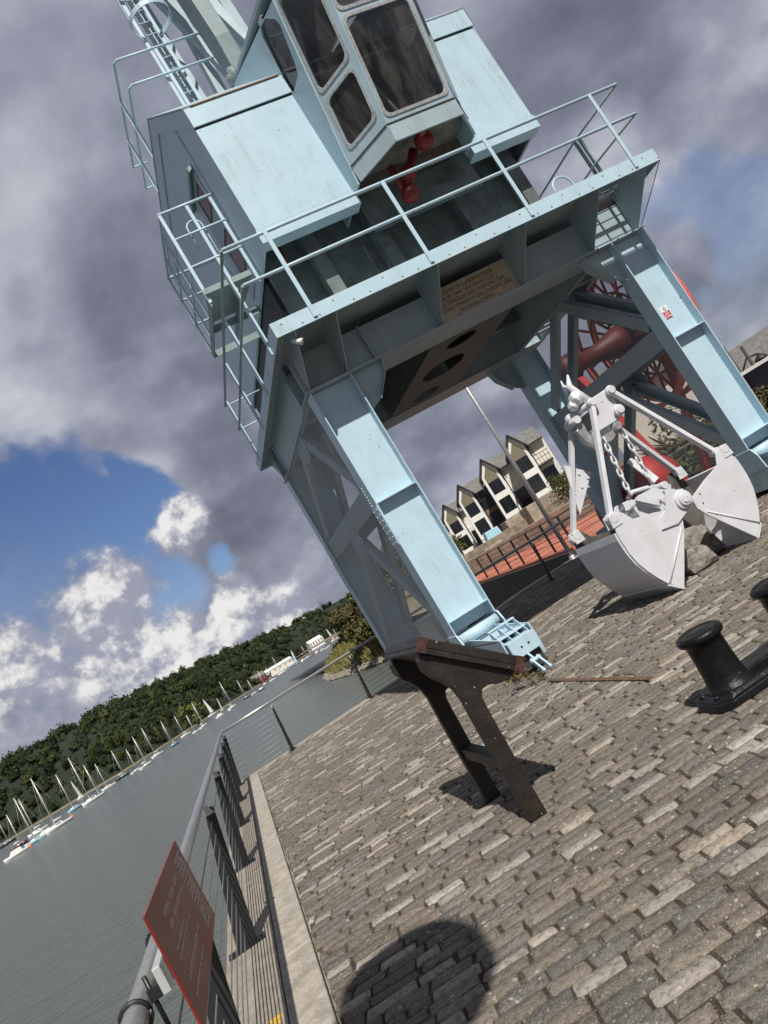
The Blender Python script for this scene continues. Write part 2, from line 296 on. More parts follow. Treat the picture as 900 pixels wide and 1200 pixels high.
# ------------------------------------------------------------------ mesh builder
ORG = {}
class MB:
    def __init__(s): s.bm = bmesh.new()
    def quad(s, *pts):
        return s.bm.faces.new([s.bm.verts.new(p) for p in pts])
    def hexa(s, a, b):                                   # two quads (4 corners each) joined
        va = [s.bm.verts.new(p) for p in a]; vb = [s.bm.verts.new(p) for p in b]
        n = len(va)
        s.bm.faces.new(va[::-1]); s.bm.faces.new(vb)
        for i in range(n): s.bm.faces.new((va[i], va[(i+1) % n], vb[(i+1) % n], vb[i]))
        return s
    def box(s, x0, x1, y0, y1, z0, z1):
        return s.hexa([(x0,y0,z0),(x1,y0,z0),(x1,y1,z0),(x0,y1,z0)], [(x0,y0,z1),(x1,y0,z1),(x1,y1,z1),(x0,y1,z1)])
    def bar(s, p0, p1, w, h, up=(0,0,1)):                # rectangular bar, w across, h along 'up'
        p0 = Vector(p0); p1 = Vector(p1); d = (p1-p0).normalized(); up = Vector(up)
        sd = d.cross(up)
        if sd.length < 1e-4: sd = d.cross(Vector((1,0,0)))
        sd.normalize(); u = sd.cross(d).normalized()
        c = [(-1,-1),(1,-1),(1,1),(-1,1)]
        return s.hexa([p0+sd*(a*w/2)+u*(b*h/2) for a,b in c], [p1+sd*(a*w/2)+u*(b*h/2) for a,b in c])
    def path(s, pts, r, n=10, closed=False, cap=True):
        pts = [Vector(p) for p in pts]; L = len(pts); rings = []
        rr = r if isinstance(r, (list, tuple)) else [r]*L
        ref = None
        for i, p in enumerate(pts):
            a = pts[(i-1) % L] if (closed or i > 0) else p; b = pts[(i+1) % L] if (closed or i < L-1) else p
            d = (b-a).normalized()
            if ref is None: ref = Vector((0,0,1)) if abs(d.z) < 0.9 else Vector((1,0,0))
            sd = d.cross(ref); 
            if sd.length < 1e-5: sd = d.orthogonal()
            sd.normalize(); u = sd.cross(d).normalized(); ref = u
            rings.append([s.bm.verts.new(p + sd*(math.cos(2*math.pi*k/n)*rr[i]) + u*(math.sin(2*math.pi*k/n)*rr[i])) for k in range(n)])
        m = L if closed else L-1
        for i in range(m):
            A = rings[i]; B = rings[(i+1) % L]
            for k in range(n): s.bm.faces.new((A[k], A[(k+1) % n], B[(k+1) % n], B[k])).smooth = True
        if cap and not closed: s.bm.faces.new(rings[0][::-1]); s.bm.faces.new(rings[-1])
        return s
    def tube(s, p0, p1, r, n=10, r2=None): return s.path([p0, p1], [r, r if r2 is None else r2], n)
    def prism(s, poly, ax, lo, hi):                      # poly in the two other axes
        def P(a, b, c):
            return {'x': (c, a, b), 'y': (a, c, b), 'z': (a, b, c)}[ax]
        return s.hexa([P(a, b, lo) for a, b in poly], [P(a, b, hi) for a, b in poly])
    def lathe(s, prof, base=(0,0,0), axis=(0,0,1), n=24, smooth=True):
        q = Vector((0,0,1)).rotation_difference(Vector(axis).normalized()); base = Vector(base); rings = []
        for r, h in prof:
            rings.append([s.bm.verts.new(base + q @ Vector((r*math.cos(2*math.pi*k/n), r*math.sin(2*math.pi*k/n), h))) for k in range(n)])
        for A, B in zip(rings, rings[1:]):
            for k in range(n): s.bm.faces.new((A[k], A[(k+1) % n], B[(k+1) % n], B[k])).smooth = smooth
        s.bm.faces.new(rings[0][::-1]); s.bm.faces.new(rings[-1]); return s
    def arcring(s, c, Rr, r, normal, n=28, m=8, flat=None):
        q = Vector((0,0,1)).rotation_difference(Vector(normal).normalized()); c = Vector(c)
        return s.path([c + q @ Vector((Rr*math.cos(2*math.pi*k/n), Rr*math.sin(2*math.pi*k/n), 0)) for k in range(n)], r, m, closed=True)
    def ico(s, c, r, sub=2, sc=(1,1,1), amp=0.0, fr=1.0, seed=0.0):
        res = bmesh.ops.create_icosphere(s.bm, subdivisions=sub, radius=1.0); c = Vector(c)
        for v in res['verts']:
            d = v.co.copy(); k = 1.0
            if amp: k += amp*noise.noise(d*fr + Vector((seed, seed*1.7, -seed)))*2
            v.co = c + Vector((d.x*sc[0], d.y*sc[1], d.z*sc[2]))*(r*k)
        return s
    def holed(s, o, u, v, outer, holes, th):             # flat plate with openings; outer/holes are 2-D loops
        o = Vector(o); u = Vector(u).normalized(); v = Vector(v).normalized(); nrm = u.cross(v).normalized()
        es = []; loops = []
        for lp in [outer]+holes:
            vs = [s.bm.verts.new(o+u*a+v*b) for a, b in lp]; loops.append(vs)
            for i in range(len(vs)): es.append(s.bm.edges.new((vs[i], vs[(i+1) % len(vs)])))
        fs = [g for g in bmesh.ops.triangle_fill(s.bm, edges=es, use_beauty=True, use_dissolve=False)['geom'] if isinstance(g, bmesh.types.BMFace)]
        ext = bmesh.ops.extrude_face_region(s.bm, geom=fs)
        for g in ext['geom']:
            if isinstance(g, bmesh.types.BMVert): g.co -= nrm*th
        return s
    def build_split(s, name, m, parent=None, bevel=0.0):      # every loose piece becomes a part of its own
        left = set(s.bm.verts); out = []
        while left:
            st = [left.pop()]; isl = {st[0]}
            while st:
                v = st.pop()
                for e in v.link_edges:
                    w = e.other_vert(v)
                    if w in left: left.discard(w); isl.add(w); st.append(w)
            q = MB(); mp = {v: q.bm.verts.new(v.co) for v in isl}
            for f in {f for v in isl for f in v.link_faces}: q.bm.faces.new([mp[v] for v in f.verts]).smooth = f.smooth
            out.append(q.build(name, m, parent, bevel=bevel))
        s.bm.free(); return out
    def build(s, name, m, parent=None, bevel=0.0, smooth=False, seg=2):
        bmesh.ops.recalc_face_normals(s.bm, faces=s.bm.faces)
        me = bpy.data.meshes.new(name)
        org = Vector((0,0,0)); p = parent
        if p is not None: org = ORG.get(p.name, Vector((0,0,0)))
        if org.length > 0: bmesh.ops.translate(s.bm, verts=s.bm.verts, vec=-org)
        if smooth:
            for f in s.bm.faces: f.smooth = True
        s.bm.to_mesh(me); s.bm.free()
        me.materials.append(m if not isinstance(m, str) else M[m])
        o = bpy.data.objects.new(name, me); COL.objects.link(o)
        if p is not None: o.parent = p; ORG[o.name] = org
        if bevel:
            md = o.modifiers.new('bevel', 'BEVEL'); md.width = bevel; md.segments = seg; md.limit_method = 'ANGLE'; md.angle_limit = R(40); md.harden_normals = False
        return o
def tag(o, label=None, cat=None, group=None, kind=None):
    if label: o['label'] = label
    if cat: o['category'] = cat
    if group: o['group'] = group
    if kind: o['kind'] = kind
    return o
def empty(name, loc, label, cat, group=None):
    o = bpy.data.objects.new(name, None); COL.objects.link(o); o.location = loc; o.empty_display_size = 0.2
    ORG[o.name] = Vector(loc); return tag(o, label, cat, group)
def copy_tree(o, parent=None):
    c = o.copy(); COL.objects.link(c)
    if parent is not None: c.parent = parent
    for ch in o.children: copy_tree(ch, c)
    return c
def rrect(x0, x1, y0, y1, r, n=4):
    pts = []
    for cx, cy, a0 in ((x1-r, y0+r, -90), (x1-r, y1-r, 0), (x0+r, y1-r, 90), (x0+r, y0+r, 180)):
        for i in range(n+1):
            a = R(a0 + 90*i/n); pts.append((cx+r*math.cos(a), cy+r*math.sin(a)))
    return pts
def circ(cx, cy, r, n=28, sy=1.0): return [(cx+r*math.cos(2*math.pi*i/n), cy+r*sy*math.sin(2*math.pi*i/n)) for i in range(n)]
def text(name, body, size, o, u, v, m, parent, align='LEFT', ext=0.002, width=None):
    cu_ = bpy.data.curves.new(name, 'FONT'); cu_.body = body; cu_.size = size; cu_.extrude = ext; cu_.align_x = align
    tmp = bpy.data.objects.new(name, cu_); COL.objects.link(tmp); bpy.context.view_layer.update()
    me = bpy.data.meshes.new_from_object(tmp.evaluated_get(bpy.context.evaluated_depsgraph_get())); me.name = name
    bpy.data.objects.remove(tmp); bpy.data.curves.remove(cu_); me.materials.clear(); me.materials.append(M[m])
    xs_ = [q.co.x for q in me.vertices]; sx = width/max(0.01, max(xs_)-min(xs_)) if width else 1.0
    u = Vector(u).normalized(); v = Vector(v).normalized(); n = u.cross(v); org = ORG.get(parent.name, Vector((0,0,0)))
    for q in me.vertices: q.co = Vector(o) + u*(q.co.x*sx) + v*q.co.y + n*q.co.z - org
    ob = bpy.data.objects.new(name, me); COL.objects.link(ob); ob.parent = parent
    ORG[ob.name] = org
    return ob
# ================================================================== SETTING
WZ = -3.4
mb = MB(); n = 1
mb.quad((-3000, -400, WZ), (3000, -400, WZ), (3000, 5000, WZ), (-3000, 5000, WZ)); tag(mb.build('water', 'water'), kind='structure')
# our quay: body of concrete, ending at the river (left) and the dock inlet (behind)
QX = -0.95
mb = MB(); mb.prism([(QX, -30), (60, -30), (60, 17.0), (14.0, 19.75), (7.4, 19.35), (4.5, 17.45), (QX, 16.55)], 'z', WZ-3, -0.045); tag(mb.build('quay', 'conc'), kind='structure')
mb = MB(); mb.prism([(-0.30, -30), (60, -30), (60, 16.7), (14.0, 19.3), (7.5, 18.9), (4.5, 16.95), (-0.30, 16.1)], 'z', -0.044, -0.013); tag(mb.build('paving_bed', 'soil'), kind='structure')
# coping along the river: concrete strip and granite kerb
mb = MB(); y = -3.0
while y < 16.0:
    L = 3.2; mb.box(QX, -0.562, y+0.004, min(y+L, 16.4)-0.004, -0.044, 0.0); y += L
tag(mb.build('coping', 'conc', bevel=0.006), kind='structure')
mb = MB(); y = -2.2
while y < 16.0:
    L = 1.9; mb.box(-0.556, -0.325, y+0.004, min(y+L, 16.4)-0.004, -0.044, 0.004); y += L
tag(mb.build('kerb', 'kerb', bevel=0.012, seg=3), kind='structure')
mb = MB(); mb.prism([(-0.62+0.0, 16.405), (4.5, 17.0), (7.5, 18.92), (14.0, 19.32), (14.0, 19.72), (7.4, 19.32), (4.5, 17.42), (QX, 16.52), (QX, 16.405)], 'z', -0.044, 0.0); tag(mb.build('back_coping', 'kerb'), kind='structure')
mb = MB(); mb.box(-0.68, -0.60, 4.55, 4.60, 0.0, 0.0015); mb.box(-0.66, -0.59, 4.61, 4.66, 0.0, 0.0015); tag(mb.build('paint_mark', 'yellow'), kind='structure')

# granite setts, every one a worn block of its own shape
def setts():
    mb = MB(); bm = mb.bm; r = random.Random(11)
    ROT = R(-10.5); cs, sn = math.cos(ROT), math.sin(ROT)
    pitch = 0.101
    v0 = -2.2
    row = 0
    while v0 < 22.5:
        pv = pitch*r.uniform(0.90, 1.10)
        u0 = -6.0 + r.uniform(0, 0.3)
        while u0 < 15.5:
            L = r.uniform(0.19, 0.30) if r.random() < 0.9 else r.uniform(0.11, 0.19)
            uc, vc = u0+L/2, v0+pv/2
            X, Y = uc*cs - vc*sn, uc*sn + vc*cs
            u0 += L
            le = X - (L/2)*cs
            if le < -0.312:
                cut = (-0.312-le)/cs
                if L-cut < 0.05: continue
                L -= cut; uc += cut/2; X, Y = uc*cs - vc*sn, uc*sn + vc*cs
            if Y > 16.0 + 0.19*X + max(0, X-4.5)*0.45 or Y > 18.6 or Y < 1.2: continue
            if X > 1.5 + 0.95*Y: continue
            near = Y < 6.0
            jt = r.uniform(0.004, 0.011)
            hl, hw = L/2-jt, pv/2-jt*0.9
            zt = r.gauss(0, 0.0028); tx, ty = r.gauss(0, 0.012), r.gauss(0, 0.016)
            sd = r.uniform(0, 500); skew = r.gauss(0, 0.05)
            N = 24 if near else 12
            cor = r.uniform(0.16, 0.42)*hw
            out = []
            for p, q in rrect(-hl, hl, -hw, hw, cor, N//4-1)[:N]:
                w = 1 + 0.0*p
                o_ = noise.noise(Vector((p*11, q*11, sd)))*0.014 + noise.noise(Vector((p*34, q*34, sd)))*0.006
                l_ = math.hypot(p, q)+1e-6
                out.append((p + p/l_*o_*0.8 + q*skew, q + q/l_*o_))
            def W_(p, q, z):
                return bm.verts.new((X + p*cs - q*sn, Y + p*sn + q*cs, z + p*tx + q*ty))
            rings = []
            lv = [(1.0, -0.045), (1.0, -0.012), (0.96, -0.0045), (0.88, -0.001)] if near else [(1.0, -0.035), (0.98, -0.007), (0.90, 0.0)]
            for f, z in lv:
                ff = f
                ring = []
                for p, q in out:
                    e = 1-(1-ff)*1.0
                    pp = p - math.copysign(min(abs(p), (1-ff)*hw*1.1), p) if ff < 1 else p
                    qq = q*ff
                    zz = z + zt + (0.004*noise.noise(Vector((pp*22, qq*22, sd+9))) if z > -0.03 else 0)
                    ring.append(W_(pp, qq, zz))
                rings.append(ring)
            for A, B in zip(rings, rings[1:]):
                for i in range(N):
                    bm.faces.new((A[i], A[(i+1) % N], B[(i+1) % N], B[i])).smooth = True
            T = rings[-1]
            c0 = W_(-hl*0.45, 0, zt+0.0015); c1 = W_(hl*0.45, 0, zt+0.0015)
            h_ = N//4
            # fan: right half to c1, left half to c0
            pts = [(v, (v.co.x-X)*cs+(v.co.y-Y)*sn) for v in T]
            for i in range(N):
                a, b = T[i], T[(i+1) % N]
                pa, pb = pts[i][1], pts[(i+1) % N][1]
                ca = c1 if pa >= 0 else c0; cb = c1 if pb >= 0 else c0
                if ca is cb: bm.faces.new((a, b, ca)).smooth = True
                else:
                    bm.faces.new((a, b, cb)).smooth = True; bm.faces.new((a, cb, ca)).smooth = True
        v0 += pv; row += 1
    return tag(mb.build('cobbled_paving', 'sett'), kind='structure')
setts()
mb = MB(); mb.bar((2.86, 7.80, 0.003), (2.82, 5.7, 0.003), 0.05, 0.018); tag(mb.build('iron_strip', 'strip'), 'narrow rusty iron strip set flush in the cobbles beside the bollards', 'iron strip')
# steel crane rail strips let into the paving
for X in (3.12, 8.52):
    pass

# opposite quay across the inlet, with the terracotta path, and the land behind it
mb = MB()
mb.prism([(13.0, 36.8), (11.2, 22.6), (18, 21.3), (60, 18.5), (400, 18.5), (400, 500), (75, 500), (30, 140), (23, 75)], 'z', WZ-3, -0.1); tag(mb.build('far_quay', 'wallst'), kind='structure')
mb = MB(); mb.prism([(23.2, 75), (13.15, 36.9), (11.4, 22.8), (18, 21.5), (60, 18.8), (60, 28), (24, 30), (19.5, 38), (28, 75)], 'z', -0.099, -0.09+0.09); tag(mb.build('path', 'redpath'), kind='structure')
mb = MB()
g = 26
P0 = []
def landz(x, y):
    d = max(0.0, (y - 30 - max(0, (30-x))*0.9))
    return min(1.2, d*0.022) + 0.25*noise.noise(Vector((x*0.15, y*0.15, 3)))
pts = {}
for i in range(60):
    for j in range(60):
        x = 14 + i*3.2; y = 22 + j*3.2
        pts[i, j] = mb.bm.verts.new((x, y, landz(x, y) - (0.6 if landz(x, y) < 0.3 else 0)))
for i in range(59):
    for j in range(59):
        mb.bm.faces.new((pts[i,j], pts[i+1,j], pts[i+1,j+1], pts[i,j+1])).smooth = True
tag(mb.build('land', 'earth'), kind='structure')

# far bank: shoreline, hill, woodland
shore = [(-420, 330), (-260, 400), (-122, 411), (-89, 372), (-60, 360), (-43, 478), (17, 612), (60, 720), (130, 876), (240, 1000), (420, 1200)]
shore = [(-420, 330), (-260, 380), (-122, 400), (-89, 378), (-60, 372), (-30, 478), (17, 600), (60, 720), (130, 876), (240, 1000), (420, 1200)]
def hill_profile(t):      # height against distance behind the shoreline
    return -3.4 + 47*(1-math.exp(-max(0, t)/105)) if t > 0 else -6
mb = MB(); rows = []
for k, (sx, sy) in enumerate(shore):
    d = Vector((sx, sy)).normalized(); row = []
    for t in (-12, 0, 10, 30, 60, 100, 160, 240, 360, 520):
        p = Vector((sx, sy)) + d*t
        row.append(mb.bm.verts.new((p.x, p.y, hill_profile(t) + (0 if t < 20 else 4*noise.noise(Vector((p.x*0.01, p.y*0.01, 0)))))))
    rows.append(row)
for A, B in zip(rows, rows[1:]):
    for i in range(len(A)-1): mb.bm.faces.new((A[i], A[i+1], B[i+1], B[i])).smooth = True
tag(mb.build('hills', 'hill'), kind='structure')
mb = MB(); 
for (a, b) in zip(shore, shore[1:]):
    a_, b_ = Vector(a), Vector(b); da, db = a_.normalized(), b_.normalized()
    for w0, w1, z0, z1 in ((-2.5, 2, -3.5, -2.6),):
        mb.quad((*(a_+da*w0), z0), (*(b_+db*w0), z0), (*(b_+db*w1), z1), (*(a_+da*w1), z1))
tag(mb.build('foreshore', 'earth'), kind='structure')

def woodland():
    mb = MB(); bm = mb.bm; r = random.Random(5)
    import bisect
    segs = []
    for (a, b) in zip(shore, shore[1:]):
        segs.append((Vector(a), Vector(b)))
    def clump(c, rad, lit):
        # irregular crown of leaf sprays over a rough core
        sd = r.uniform(0, 900)
        tall = r.choice((0.75, 0.85, 0.95, 1.25, 1.6)); mb.ico(c, rad*0.76, 1, (1, 1, tall), 0.34, 1.6, sd)
        for _ in range(42):
            d = Vector((r.gauss(0,1), r.gauss(0,1), r.gauss(0.35,1))).normalized()
            p = Vector(c) + Vector((d.x, d.y, d.z*tall))*rad*(r.uniform(0.70, 1.10) + 0.34*noise.noise(d*2+Vector((sd,0,0))))
            s_ = rad*r.uniform(0.11, 0.24)
            t1 = d.orthogonal().normalized(); t2 = d.cross(t1)
            a0 = r.uniform(0, 6.28); q = []
            for m_ in range(4):
                aa = a0 + m_*1.57 + r.uniform(-0.4, 0.4)
                q.append(p + (t1*math.cos(aa) + t2*math.sin(aa))*s_*r.uniform(0.7, 1.2) + d*r.uniform(-0.5, 0.5)*s_)
            bm.faces.new([bm.verts.new(x) for x in q])
    for a, b in segs:
        ln = (b-a).length; view = (a+b).length/2
        cnt = int(ln*2.2) if view < 560 else int(ln*1.2) if view < 760 else int(ln*0.75)
        for _ in range(cnt):
            u = r.random(); base = a.lerp(b, u); d = base.normalized()
            t = (r.random()**1.45)*230 + 4
            p = base + d*t
            rad = r.choice((r.uniform(1.6, 2.8), r.uniform(2.3, 4.2), r.uniform(2.6, 5.0)))*(0.8 if t < 25 else 1.0)
            z = hill_profile(t) + rad*r.uniform(0.4, 0.9) + 4*noise.noise(Vector((p.x*0.01, p.y*0.01, 0)))
            clump((p.x, p.y, z), rad, 0)
    return tag(mb.build('woodland', 'wood_far'), 'dense dark green woodland covering the hillside across the water', 'woodland', kind='stuff')
woodland()
# ================================================================== THE CRANE
CX, CY = 5.83, 12.05
crane = empty('dockside_crane', (CX, CY, 0), 'pale blue portal jib crane straddling the cobbled quay, with glazed cab and machinery house', 'crane')
FW, RW = 9.95, 14.38        # web planes of front and rear legs
LX = [(2.79, 3.45), (8.21, 8.87)]
ZB = 4.56                   # bottom flange of the portal beam
def leg(x0, x1, yw, front, inward):
    s = -1 if front else 1                                   # channel opens to the outside
    mb = MB(); f = 0.018
    mb.box(x0+f, x1-f, yw-0.01, yw+0.01, 0.76, ZB-0.02)      # web
    for x in (x0, x1-f):
        mb.box(x, x+f, yw-0.16, yw+0.16, 0.74, ZB-0.02)      # flanges
    for z in (0.93, 2.78):
        mb.box(x0+f, x1-f, min(yw+s*0.145, yw+s*0.012), max(yw+s*0.145, yw+s*0.012), z-0.009, z+0.009)
    # splice plates proud of the outer flange
    xs = x0-0.012 if inward > 0 else x1
    mb.box(xs, xs+0.012, yw-0.15, yw+0.15, 2.15, 2.75)
    L = mb.build('gantry_leg', 'blue', crane, bevel=0.003)
    # haunch gusset at the top, towards the middle of the gantry
    mb = MB()
    xa, d = (x1, 1) if inward > 0 else (x0, -1)
    y0, y1 = yw-0.012, yw+0.012
    mb.prism([(xa+d*0.002, ZB-0.01), (xa+d*0.52, ZB-0.01), (xa+d*0.46, ZB-0.20), (xa+d*0.22, ZB-0.50), (xa+d*0.002, ZB-0.62)], 'y', y0, y1)
    pr = [(xa+d*0.53, ZB-0.012), (xa+d*0.475, ZB-0.21), (xa+d*0.225, ZB-0.515)]
    for a, b in zip(pr, pr[1:]):
        mb.bar((a[0], yw, a[1]), (b[0], yw, b[1]), 0.20, 0.016, (0, 1, 0)) if False else mb.hexa([(a[0], yw-0.10, a[1]), (a[0], yw+0.10, a[1]), (a[0]-d*0.014, yw+0.10, a[1]+0.0), (a[0]-d*0.014, yw-0.10, a[1])],
                [(b[0], yw-0.10, b[1]), (b[0], yw+0.10, b[1]), (b[0]-d*0.014, yw+0.10, b[1]), (b[0]-d*0.014, yw-0.10, b[1])])
    mb.build('gusset', 'bluegrey', L)
    # rivet heads on the outer flange
    mb = MB(); xo = x0 if inward > 0 else x1
    for i in range(7):
        for j in (-0.08, 0.08):
            mb.ico((xo-0.014*(1 if inward > 0 else -1), yw+j, 2.2+0.085*i), 0.016, 1)
    mb.build('rivet', 'bluegrey', L)
    # hinge pin and bogie under the leg
    mb = MB(); mb.tube((x0+0.03, yw+s*0.13, 0.645), (x1-0.03, yw+s*0.13, 0.645), 0.078, 20); mb.tube((x0+0.03, yw-s*0.13, 0.645), (x1-0.03, yw-s*0.13, 0.645), 0.078, 20); mb.build_split('hinge_pin', 'blue', L)
    mb = MB()
    for x in (x0-0.012, x1-0.012):
        mb.prism([(yw-0.30, 0.40), (yw-0.27, 0.62), (yw-0.20, 0.745), (yw+0.20, 0.745), (yw+0.27, 0.62), (yw+0.30, 0.40)], 'x', x, x+0.024)
    mb.build_split('hinge_lug', 'blue', L, bevel=0.004)
    mb = MB(); xm = (x0+x1)/2
    ya, yb = (8.68, 10.75) if front else (13.2, 15.35)
    for x in (xm-0.22, xm+0.20):
        mb.prism([(ya, 0.24), (ya, 0.52), (yw-0.3, 0.60), (yw+0.3, 0.60), (yb, 0.52), (yb, 0.24), (yw+0.55, 0.07), (yw-0.55, 0.07)], 'x', x, x+0.02)
    mb.box(xm-0.22, xm+0.22, ya+0.1, yb-0.1, 0.50, 0.52)
    mb.build('bogie', 'blue', L, bevel=0.004)
    for yy in (ya+0.42, yb-0.42):
        mb = MB(); mb.lathe([(0.10, -0.09), (0.235, -0.085), (0.235, -0.06), (0.20, -0.05), (0.20, 0.05), (0.235, 0.06), (0.235, 0.085), (0.10, 0.09)], (xm, yy, 0.215), (1, 0, 0), 28); mb.build('wheel', 'darkin', L)
    if front:
        mb = MB()
        mb.box(xm-0.19, xm+0.175, 8.60, 8.665, 0.235, 0.445)
        mb.box(xm-0.19, xm+0.175, 8.665, 8.98, 0.425, 0.445)
        mb.box(xm-0.205, xm+0.185, 8.94, 9.02, 0.625, 0.645)
        for i in range(4):
            x = xm-0.185 + i*0.118; mb.prism([(8.70, 0.446), (9.0, 0.446), (9.0, 0.624), (8.95, 0.624)], 'x', x, x+0.012)
        mb.tube((xm+0.24, 8.85, 0.10), (xm+0.24, 8.85, 0.40), 0.05, 12)
        rc = mb.build('buffer_bracket', 'blue', L, bevel=0.004)
        mb = MB(); mb.box(xm-0.05-0.012, xm-0.05+0.012, 8.597, 8.601, 0.325, 0.349); mb.box(xm+0.04, xm+0.064, 8.597, 8.601, 0.325, 0.349); mb.build('bolt_hole', 'black', rc)
        mb = MB(); mb.box(xm-0.17, xm+0.17, 8.67, 9.2, 0.05, 0.38); mb.build('buffer_recess', 'darkin', rc)
        mb = MB(); x = xm-0.02
        mb.tube((x, 8.66, 0.26), (x-0.01, 8.48, 0.16), 0.014, 10)
        for d in (-0.045, 0.045):
            mb.bar((x-0.01+d, 8.49, 0.17), (x-0.02+d, 8.24, 0.02), 0.022, 0.05)
            mb.tube((x-0.02+d-0.018, 8.27, 0.035), (x-0.02+d+0.018, 8.27, 0.035), 0.028, 12)
        mb.tube((x-0.08, 8.47, 0.155), (x+0.06, 8.47, 0.155), 0.026, 12)
        mb.build('rail_clamp', 'blue', L)
    return L
for front, yw in ((True, FW), (False, RW)):
    leg(*LX[0], yw, front, 1); leg(*LX[1], yw, front, -1)

# portal beams (front and rear): box girder, bottom flange, stiffeners
DX0, DX1, DY0, DY1, DZ = 2.57, 9.10, 9.0, 15.1, 5.33
def portal_beam(yw, s):
    mb = MB(); x0, x1 = LX[0][0]-0.02, LX[1][1]+0.02
    ya, yb = sorted((yw, yw-s*0.55))
    mb.box(x0, x1, yw-0.012, yw+0.012, ZB+0.016, DZ-0.2)
    mb.box(x0, x1, yw-s*0.55-0.01, yw-s*0.55+0.01, ZB+0.016, DZ-0.2)
    fa, fb = sorted((yw+s*0.15, yw-s*0.60))
    mb.box(x0-0.02, x1+0.02, fa, fb, ZB-0.002, ZB+0.016)
    # cantilever brackets carrying the walkway
    ye = DY0+0.02 if s < 0 else DY1-0.02
    for x in (2.83, 3.44, 5.05, 6.56, 7.92, 8.83):
        mb.prism([(yw+s*0.012, ZB+0.018), (yw+s*0.10, ZB+0.018), (ye, DZ-0.205), (ye, DZ-0.025), (yw+s*0.012, DZ-0.025)], 'x', x-0.007, x+0.007)
        mb.box(x-0.05, x+0.05, min(yw+s*0.10, yw+s*0.02), max(yw+s*0.10, yw+s*0.02), ZB+0.017, ZB+0.030)
    b = mb.build('portal_beam', 'bluegrey', crane, bevel=0.002)
    mb = MB(); mb.box(3.9, 3.912, min(yw+s*0.10, yw+s*0.013), max(yw+s*0.10, yw+s*0.013), ZB+0.02, DZ-0.2)
    mb.build('stiffener', 'bluegrey', b); return b
fb = portal_beam(FW, -1); portal_beam(RW, 1)
mb = MB()
for (x0, x1) in LX:
    for x in (x0+0.02, x1-0.04): mb.box(x, x+0.016, FW+0.56, RW-0.56, ZB+0.02, DZ-0.03); mb.build('side_girder', 'bluegrey', crane); mb = MB()
    mb.build_split('girder_flange', 'bluegrey', crane) if len(mb.bm.verts) else mb.bm.free()
    mb = MB(); mb.box(x0, x0+0.10, FW+0.605, RW-0.605, ZB, ZB+0.018); mb.box(x1-0.10, x1, FW+0.605, RW-0.605, ZB, ZB+0.018)
    for y in (11.2, 12.75, 13.05): mb.box(x0+0.105, x1-0.105, y, y+0.12, ZB+0.001, ZB+0.017)
    mb.build_split('girder_flange', 'bluegrey', crane); mb = MB()
mb.bm.free()
# centre girder with three lightening holes
mb = MB()
mb.holed((5.02, 10.56, ZB+0.004), (1,0,0), (0,1,0), [(0,0),(1.58,0),(1.58,3.08),(0,3.08)], [circ(0.71, 0.33, 0.28, 28, 0.85), circ(0.71, 1.45, 0.42, 32), circ(0.71, 2.68, 0.30, 28, 0.85)], 0.016)
for x in (5.02, 6.585): mb.box(x, x+0.014, 10.56, 13.64, ZB+0.022, DZ-0.03)
for y in (11.2, 12.75): mb.box(5.036, 6.584, y, y+0.012, ZB+0.30, DZ-0.03)
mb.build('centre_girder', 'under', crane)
mb = MB()
for y in (11.0, 12.05, 13.1): 
    for xa, xb in ((3.46, 5.0), (6.62, 8.2)): mb.box(xa, xb, y-0.05, y+0.05, DZ-0.35, DZ-0.03)
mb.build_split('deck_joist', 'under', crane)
# deck plate with a grating bay at the right-hand front corner, and its edge channel
mb = MB()
mb.holed((DX0+0.02, DY0+0.02, DZ-0.02), (1,0,0), (0,1,0), [(0,0),(DX1-DX0-0.04,0),(DX1-DX0-0.04,DY1-DY0-0.04),(0,DY1-DY0-0.04)], [[(5.36,0.12),(6.20,0.12),(6.20,0.82),(5.36,0.82)], [(5.68,2.85),(6.18,2.85),(6.18,3.75),(5.68,3.75)], [(5.68,4.0),(6.18,4.0),(6.18,4.75),(5.68,4.75)], circ(3.24, 3.03, 1.0, 32)], 0.012)
mb.build('deck', 'bluegrey', crane)
mb = MB()
for i in range(16): x = DX0+5.38+i*0.055; mb.box(x, x+0.004, DY0+0.14, DY0+0.84, DZ-0.045, DZ-0.021)
for i in range(6): y = DY0+0.16+i*0.125; mb.box(DX0+5.38, DX0+6.22, y, y+0.006, DZ-0.04, DZ-0.026)
mb.box(DX0+5.76, DX0+5.80, DY0+0.14, DY0+0.84, DZ-0.06, DZ-0.0205)
mb.build('grating', 'greygrn', crane)
mb = MB()
zt = DZ+0.004; zb = DZ-0.205
mb.box(DX0, DX1, DY0, DY0+0.012, zb, zt); mb.box(DX0, DX1, DY1-0.012, DY1, zb, zt)
mb.box(DX0, DX0+0.012, DY0+0.0125, DY1-0.0125, zb, zt); mb.box(DX1-0.012, DX1, DY0+0.0125, DY1-0.0125, zb, zt)
fas = mb.build('deck_edge', 'blue', crane, bevel=0.003)
mb = MB()
for i in range(26):
    x = DX0+0.14+i*0.255; z = zb+0.045+0.10*((i*7) % 3 == 0)
    mb.lathe([(0.011, 0), (0.010, 0.006), (0.004, 0.010)], (x, DY0, z), (0,-1,0), 8)
mb.build('bolt', 'rust', fas)

